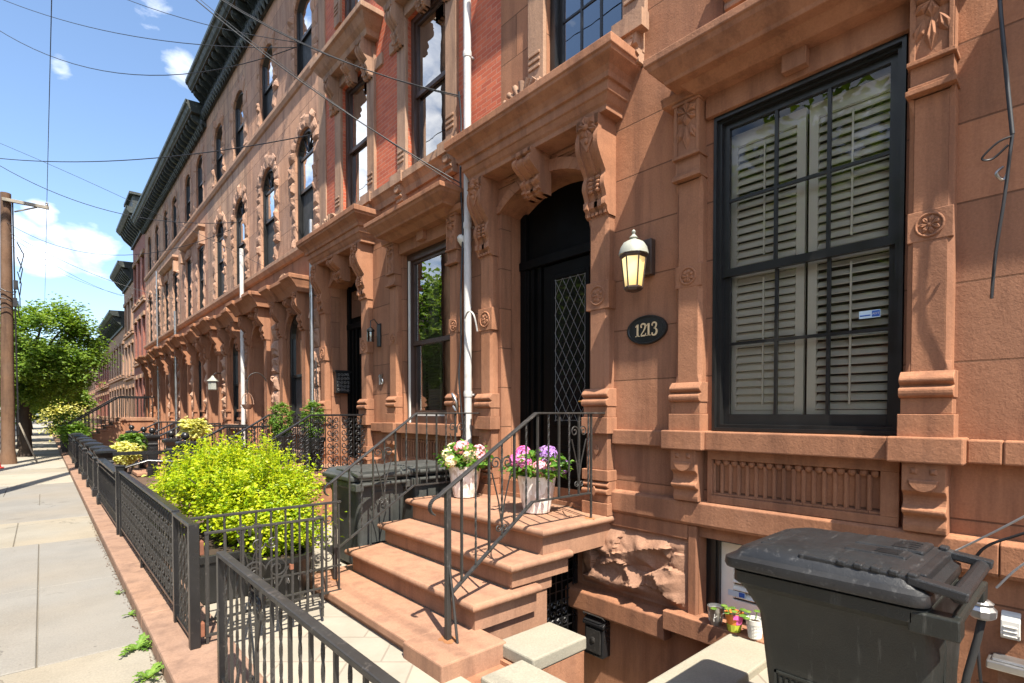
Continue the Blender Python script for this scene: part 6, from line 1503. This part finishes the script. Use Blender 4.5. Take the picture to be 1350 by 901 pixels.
# gear at the right-hand edge
k = MB(); k.yprism([(.0, .50), (.03, .50), (.045, .53), (.04, .60), (.02, .64), (0, .65)], .27, .35)
for i in range(3): k.dbox(.03, .05, .28, .34, .515 + .025 * i, .525 + .025 * i)
tag(k.build('vent_hood', M['white'], base=(FX, .31, .5), bevel=.006), 'small white rounded vent hood on the wall at the right edge', 'vent')
k = MB(); k.dbox(0, .12, .16, .40, .34, .385); k.dbox(0, .10, .18, .38, .385, .40); tag(k.build('meter_shelf', M['steel'], base=(FX, .3, .35), bevel=.008), 'pale grey metal box under the white vent hood', 'utility box')
hs = thing('service_pipe', (3.7, .37, .3), 'black ribbed service pipe with a silver cap, rising behind the big bin', 'pipe')
k = MB(); k.tube([(3.62, .50, -.05), (3.66, .45, .35), (3.70, .415, .55), (3.71, .40, .66)], .018, 10); k.build('hose', M['rubber'], hs, smooth=50)
k = MB(); k.lathe((3.71, .40, .66), [(.04, 0), (.06, .015), (.062, .05), (.045, .07), (.05, .085), (.03, .10)], 10); k.build('cap', M['steel'], hs)
# ------------------------------------------------------------------ poles, wires, trees, street
def lerp(a, b, t): return tuple(x + (y - x) * t for x, y in zip(a, b))
def wire(A, B, sag, label, r=.010, mat='wire', n=22, grp='overhead wires'):
    pts = [tuple(v - (4 * sag * t * (1 - t) if i == 2 else 0) for i, v in enumerate(lerp(A, B, t))) for t in [q / n for q in range(n + 1)]]
    k = MB(); k.tube(pts, r * .72, 5); o = k.build('overhead_wire', M[mat], base=A, smooth=60); return tag(o, label, 'wire', grp)
up = thing('utility_pole', (-.88, 25, 0), 'weathered brown wooden utility pole at the left edge, with one short crossarm', 'utility pole', 'utility poles')
k = MB(); k.tube([(-.88, 25, -.1), (-.88, 25, .25), (-.875, 25, .5), (-.84, 25, 5), (-.81, 25, 9.25)], [.25, .215, .185, .165, .14], 16); k.build('pole', M['pole_wood'], up, smooth=60)
k = MB(); k.box(-.90, .30, 24.75, 24.84, 8.92, 9.03); k.beam((-.60, 24.8, 8.62), (-.02, 24.8, 8.92), .03, .05); k.build('crossarm', M['grey_wood'], up, bevel=.01)
k = MB(); k.lathe((.24, 24.8, 9.03), [(.03, 0), (.05, .03), (.03, .06), (.05, .09), (.025, .13)], 10); k.build('insulator', M['steel'], up)
k = MB(); k.tube([(-.60, 24.86, 1.0), (-.62, 24.86, 4.5), (-.64, 24.86, 9)], .025, 6); k.box(-.66, -.54, 24.8, 24.95, 6.0, 6.3); k.box(-.68, -.57, 24.8, 24.95, 5.4, 5.7); k.build('conduit', M['wire'], up)
k = MB()
for i in range(3): k.tube([(-.84 + .24 * math.cos(a), 25 + .26 * math.sin(a), 5.3 + .3 * i + .05 * math.sin(3 * a + i)) for a in [2 * math.pi * q / 12 for q in range(12)]], .018, 5, closed=True)
for i in range(5): k.tube([(-.55, 24.8, 7.6 - .5 * i), (-.38 - .04 * i, 24.8, 7.2 - .5 * i), (-.5, 24.8, 6.6 - .4 * i)], .016, 5)
k.build('cable_coil', M['wire'], up)
for x, y, h_, lb in ((-1.5, 21, 15.7, 'tall second utility pole at the kerb, just left of the view'), (-1.5, 14, 14.6, 'utility pole nearest the camera, left of the view')):
    t = thing('utility_pole', (x, y, 0), lb, 'utility pole', 'utility poles'); k = MB(); k.tube([(x, y, -.1), (x, y, h_)], [.2, .15], 12); k.build('pole', M['pole_wood'], t, smooth=60)
    k = MB(); k.box(x - .9, x + .9, y - .05, y + .05, h_ - .6, h_ - .48); k.build('crossarm', M['grey_wood'], t)
Q = (-1.5, 21)
wire((*Q, 13.0), (3.9, 10.9, 9.1), 1.15, 'lowest of three wires that meet on the pinkish stone house below its cornice', .012)
wire((*Q, 13.6), (3.9, 10.8, 9.05), .5, 'middle of three wires that meet on the pinkish stone house below its cornice', .011)
wire((*Q, 15.6), (3.9, 10.8, 9.15), .6, 'uppermost of three wires that meet on the pinkish stone house', .010)
wire((-1.5, 14, 14.5), (3.90, 5.3, 5.65), 1.3, 'long wire sloping across the red brick to the white downspout, upper end', .011)
wire((-1.5, 14, 14.45), (3.90, 5.3, 5.63), 1.24, 'twin of the long wire that slopes across the red brick to the white downspout', .007)
wire((-1.5, 14, 14.2), (3.86, 5.24, 4.55), .75, 'steep black cable crossing the red brick windows down to the floodlight', .011)
wire((-1.5, 14, 14.1), (3.86, 5.24, 4.50), .62, 'thin companion of the steep black cable that crosses the red brick windows', .006)
wire((*Q, 8.9), (3.9, 10.03, 7.03), .35, 'nearly level twisted cable across the sky to an arched second-floor window', .014)
wire((-1.5, 21, 9.6), (3.8, 12.46, 5.0), -.1, 'thin straight wire slanting down over the lantern house to the first hoods', .007)
wire((*Q, 9.2), (3.8, 14.44, 6.55), .7, 'sagging wire to the hooked top of the white downspout', .012)
wire((-.85, 25, 8.0), (3.75, 22.3, 5.85), .3, 'low wire from the brown pole to the far white downspout', .012)
wire((-.85, 25, 8.3), (3.8, 15.36, 6.6), .9, 'wire from the brown pole bowing over the houses with paired windows', .011)
wire((-.85, 25, 7.6), (3.75, 22.8, 5.8), .45, 'lower twin of the low wire from the brown pole', .008)
wire((-.85, 25, 7.9), (3.3, 34.9, 8.0), .25, 'wire from the brown pole to the low far row', .010)
wire((.24, 24.8, 9.12), (.24, -8, 9.4), .0, 'near-vertical looking street wire that runs overhead from the crossarm', .012)
wire((.24, 24.8, 9.12), (.24, 75, 9.2), .5, 'street wire that runs from the crossarm down the block', .012)
# loops of cable on the facades
def cable(pts, r, label, mat='wire', k_=6):
    k = MB(); k.tube(smoothpts(pts, k_), r, 6); return tag(k.build('wall_cable', M[mat], base=pts[0], smooth=60), label, 'cable', 'cables on the house fronts')
cable([(3.84, 5.26, 5.66), (3.88, 5.27, 5.3), (3.86, 5.26, 4.6), (3.90, 5.27, 4.0), (3.87, 5.27, 3.2), (3.88, 5.28, 2.6), (3.86, 5.30, 2.2), (3.87, 5.25, 1.7), (3.90, 5.22, 1.2)], .012, 'black cable running down beside the white downspout between the two near houses')
cable([(3.84, 5.15, 2.9), (3.80, 5.02, 2.96), (3.80, 4.92, 2.9), (3.86, 4.93, 2.72)], .010, 'small wire hook looping off the white downspout', 'wire_pale')
cable([(3.85, 5.40, 1.92), (3.80, 5.36, 1.99), (3.80, 5.28, 1.90), (3.84, 5.32, 1.78), (3.86, 5.42, 1.84)], .014, 'silvery loop of cable low beside the white downspout', 'steel')
cable([(3.83, .405, 4.5), (3.82, .39, 3.99), (3.80, .36, 3.6), (3.78, .325, 3.2)], .010, 'black cable hanging in from the top right corner')
cable([(3.78, .325, 3.2), (3.79, .35, 2.9), (3.82, .385, 2.6), (3.84, .40, 2.37)], .008, 'loose black cable end dangling at the right edge')
cable([(3.78, .325, 3.19), (3.76, .38, 3.17), (3.76, .44, 3.11), (3.78, .40, 3.10), (3.78, .34, 3.15)], .006, 'tied loop of wire at the right edge')
cable([(3.80, .36, 3.05), (3.79, .385, 3.02), (3.80, .36, 2.98), (3.81, .345, 3.01)], .008, 'small silver hook below the tied loop of wire', 'steel')
cable([(3.6, -.2, 1.65), (3.75, .25, 1.22), (3.9, .55, .95)], .006, 'thin white line slanting in from the right edge above the bin', 'wire_pale')
cable([(3.7, -.1, 1.35), (3.78, .25, 1.13), (3.82, .42, 1.0), (3.85, .48, .8)], .008, 'black line curving in from the right edge behind the bin')
cable([(3.72, -.1, 1.28), (3.8, .22, 1.0), (3.86, .36, .8)], .006, 'pale line just under the black one at the right edge', 'wire_pale')
cable([(3.90, .44, .55), (3.86, .42, .3), (3.9, .38, -.1), (3.9, .38, -.5)], .008, 'thin black wire hanging down the wall past the grey box')
cable([(3.88, 9.9, 2.8), (3.86, 9.82, 2.4), (3.90, 9.86, 1.9), (3.9, 9.95, 1.6)], .010, 'black wire hanging by the grey downspout of the pinkish house')

def tree(x, y, h, cr, cz, label, n, mat='leaf_tree', size=.22, seed=1, trunk=.2, off=(0, 0)):
    t = thing('street_tree', (x, y, 0), label, 'tree', 'trees'); rg = random.Random(seed)
    c = Vector((x + off[0], y + off[1], cz))
    k = MB(); leaf_cloud(k, c, cr, n, size, rg, clumps=85, spread=.17, shell=.60); k.build('crown', M[mat], t)
    k = MB(); f = Vector((x + .1, y, cz - cr[2] * .75)); k.tube([(x, y, -.1), (x + .02, y, .3), (x - .04, y, f.z * .6), f], [trunk * 1.35, trunk, trunk * .85, trunk * .7], 10)
    for i in range(11):
        a = i * 2.4; e = c + Vector((cr[0] * .75 * math.cos(a), cr[1] * .75 * math.sin(a), cr[2] * rg.uniform(-.35, .7))); m_ = f.lerp(e, .5) + Vector((0, 0, .25))
        k.tube([f, m_, e], [trunk * .5, trunk * .28, .02], 6)
    k.build('trunk', M['bark'], t, smooth=60)
tree(-.52, 29, 6.2, (2.0, 2.2, 1.95), 4.25, 'leafy green street tree behind the brown utility pole', 24000, seed=3, trunk=.22, off=(.45, -.3), size=.145)
tree(-.75, 35.5, 6, (2.2, 2.4, 1.6), 3.9, 'second street tree behind the first one', 7000, seed=4, trunk=.2, size=.24)
tree(-.7, 44, 6, (2.3, 2.6, 1.7), 3.8, 'third street tree farther along the sidewalk', 6000, seed=5, trunk=.2, size=.26)
tree(-.8, 56, 6, (3, 3.4, 2.2), 4.2, 'fourth street tree, far along the sidewalk', 6000, seed=6, trunk=.22, size=.34)
tree(1.1, 60, 5, (2.2, 3, 1.8), 3.2, 'tree before the far low row on the house side', 5000, seed=7, trunk=.16, size=.32)
tree(-1, 78, 8, (5, 5, 3.2), 4.4, 'last tree that closes the view down the sidewalk', 6000, seed=8, trunk=.25, size=.5)
for i, (x, y, r_, lb) in enumerate(((.95, 27.3, .36, 'dark green bush at the foot of the high stoop'), (1.1, 36, .75, 'bright bush beyond the high stoop'), (1.0, 41, 1.0, 'yellow-green bush farther along the fence'), (1.9, 18.2, .24, 'small green bush among the newel posts'))):
    t = thing('garden_bush', (x, y, 0), lb, 'bush', 'front garden bushes'); rg = random.Random(60 + i)
    k = MB(); leaf_cloud(k, (x, y, .75 + r_ * .6), (r_, r_, r_), 1800, .13, rg, clumps=40, spread=.3); k.build('foliage', M['leaf_var' if i == 2 else 'leaf_green'], t)
    k = MB(); k.tube([(x, y, 0), (x, y, .9)], .04, 6); k.build('stem', M['bark'], t)
for i, (y, h_) in enumerate(((5.5, 7.6), (14, 6.6), (21, 6.9), (28.5, 6.8))):
    tree(-9.9, y, 7, (2.9, 3.0, 3.4), h_, ('tree across the street, nearest the camera', 'second tree across the street', 'third tree across the street', 'farthest tree across the street')[i], 7000, seed=30 + i, trunk=.22, size=.36)
# plank leaning on the pole, traffic cone, parked car
k = MB(); k.obox((-.36, 24.72, .72), (.22, 0, -.70), (0, .14, 0), (.022, 0, .007)); tag(k.build('plank', M['grey_wood'], base=(-.15, 24.7, 0), bevel=.006), 'grey plank leaning against the foot of the brown utility pole', 'plank')
tc = thing('traffic_cone', (-1.12, 23.2, 0), 'red traffic cone at the left edge of the sidewalk', 'traffic cone')
k = MB(); k.lathe((-1.12, 23.2, .03), [(.15, 0), (.035, .62), (.03, .63)], 18); k.build('cone', M['cone'], tc, smooth=40); k = MB(); k.box(-1.32, -.92, 23.0, 23.4, 0, .035); k.build('base', M['cone'], tc, bevel=.01)
k = MB(); k.lathe((-1.12, 23.2, .03), [(.1095, .22), (.0815, .37)], 18, closed=False); k.build('reflective_band', M['white'], tc, smooth=40)
car = thing('parked_car', (-2.6, 29.5, -.12), 'dark purple car parked at the kerb behind the brown utility pole', 'car')
side = [(-2.2, .25), (-2.25, .62), (-2.0, .82), (-1.1, .92), (-.55, 1.38), (.9, 1.42), (1.7, .98), (2.15, .90), (2.25, .55), (2.2, .25)]
k = MB(); k.prism(side, lambda y, z: (-3.45, 29.5 + y, z - .12), lambda y, z: (-1.75, 29.5 + y, z - .12)); k.build('body', M['car'], car, bevel=.06)
k = MB()
for sx in (-3.46, -1.74): k.prism([(-1.0, .93), (-.55, 1.31), (.2, 1.35), (.2, .95)], lambda y, z: (sx - .004, 29.5 + y, z - .12), lambda y, z: (sx + .004, 29.5 + y, z - .12)); k.prism([(.28, .95), (.28, 1.35), (.85, 1.34), (1.45, 1.0)], lambda y, z: (sx - .004, 29.5 + y, z - .12), lambda y, z: (sx + .004, 29.5 + y, z - .12))
k.build('side_window', M['pane'], car)
for y in (-1.4, 1.4):
    for sx in (-3.44, -1.96): k = MB(); k.lathe((sx + .22, 29.5 + y, .2), [(.32, 0), (.32, .2)], 20, 'x'); k.build('wheel', M['rubber'], car, smooth=40)

# ------------------------------------------------------------------ light, sky, camera
LD = Vector((.345, 1.0, -1.74)).normalized()
el = math.asin(-LD.z); az = math.atan2(-LD.x, -LD.y)
sun = bpy.data.lights.new('sun', 'SUN'); sun.energy = 5.0; sun.angle = R(.55); sun.color = (1.0, .92, .79)
so = bpy.data.objects.new('sun', sun); COL.objects.link(so); so.rotation_euler = LD.to_track_quat('-Z', 'Y').to_euler(); so.location = (-5, -20, 30)
wd = bpy.data.worlds.new('World'); SC.world = wd; wd.use_nodes = True; nt = wd.node_tree
bg = nt.nodes['Background']; bg.inputs['Strength'].default_value = .112
sky = N(nt, 'ShaderNodeTexSky', sky_type='NISHITA'); sky.sun_disc = False; sky.sun_elevation = el; sky.sun_rotation = az % (2 * math.pi)
sky.altitude = 20; sky.air_density = 1.0; sky.dust_density = 1.2; sky.ozone_density = 1.6
tc_ = N(nt, 'ShaderNodeTexCoord'); d = tc_.outputs['Generated']
nz = N(nt, 'ShaderNodeTexNoise'); nz.inputs['Scale'].default_value = 13; nz.inputs['Detail'].default_value = 8; nz.inputs['Roughness'].default_value = .58; nz.inputs['Distortion'].default_value = .25
mp = N(nt, 'ShaderNodeMapping'); mp.inputs['Scale'].default_value = (1, 1, 2.0); L(nt, d, mp.inputs['Vector']); L(nt, mp.outputs[0], nz.inputs['Vector'])
tot = None
for v, r_, s_ in (((.02, 1.335, .305), .06, .70), ((.075, 1.284, .312), .055, .72), ((-.03, 1.36, .345), .05, .58), ((.036, 1.328, .659), .026, .50), ((.21, 1.172, .659), .036, .50), ((.158, 1.222, .775), .055, .46), ((.0, 1.362, .385), .03, .7), ((-.6, 1.0, .5), .4, .75), ((-1.0, .3, .7), .4, .72), ((-1, -.8, .4), .5, .8), ((.6, -1, .6), .5, .75)):
    vn = Vector(v).normalized(); ds = N(nt, 'ShaderNodeVectorMath', operation='DISTANCE'); L(nt, d, ds.inputs[0]); ds.inputs[1].default_value = vn
    f = ramp(nt, mth(nt, 'DIVIDE', ds.outputs['Value'], r_), [(.25, (s_,) * 3), (1.0, (0, 0, 0))])
    tot = f if tot is None else mth(nt, 'MAXIMUM', tot, f)
cf = ramp(nt, mth(nt, 'ADD', mth(nt, 'MULTIPLY', tot, .55), mth(nt, 'MULTIPLY', nz.outputs['Fac'], .75)), [(.56, (0, 0, 0)), (.90, (1, 1, 1))])
skc = mixc(nt, 1.0, sky.outputs[0], (1.0, 1.05, 1.08), 'MULTIPLY')
out = mixc(nt, mth(nt, 'MULTIPLY', cf, .9), skc, (9.0, 8.9, 8.8))
L(nt, out, bg.inputs['Color'])

cam = bpy.data.cameras.new('camera'); co = bpy.data.objects.new('camera', cam); COL.objects.link(co); SC.camera = co
F_PX, W_PX, HZ, CY0 = 693.0, 1350.0, 545.0, 450.5
th = math.atan2(620, 693); pit = R(1.2)
cam.sensor_fit = 'HORIZONTAL'; cam.sensor_width = 36; cam.lens = 36 * F_PX / W_PX
cam.shift_y = (HZ + F_PX * math.tan(pit) - CY0) / W_PX; cam.shift_x = 0
cam.clip_start = .05; cam.clip_end = 2000
co.location = (0, 0, 1.75); co.rotation_euler = (R(90) - pit, 0, -th)
vs = SC.view_settings; SC.display_settings.display_device = 'sRGB'; vs.view_transform = 'Standard'; vs.look = 'None'; vs.gamma = 1; vs.exposure = 1.27; vs.use_curve_mapping = False
SC.render.engine = 'CYCLES'; SC.cycles.use_denoising = True; SC.cycles.max_bounces = 8; SC.cycles.diffuse_bounces = 4; SC.cycles.transparent_max_bounces = 12
SC.cycles.caustics_reflective = False; SC.cycles.caustics_refractive = False; SC.cycles.sample_clamp_indirect = 6
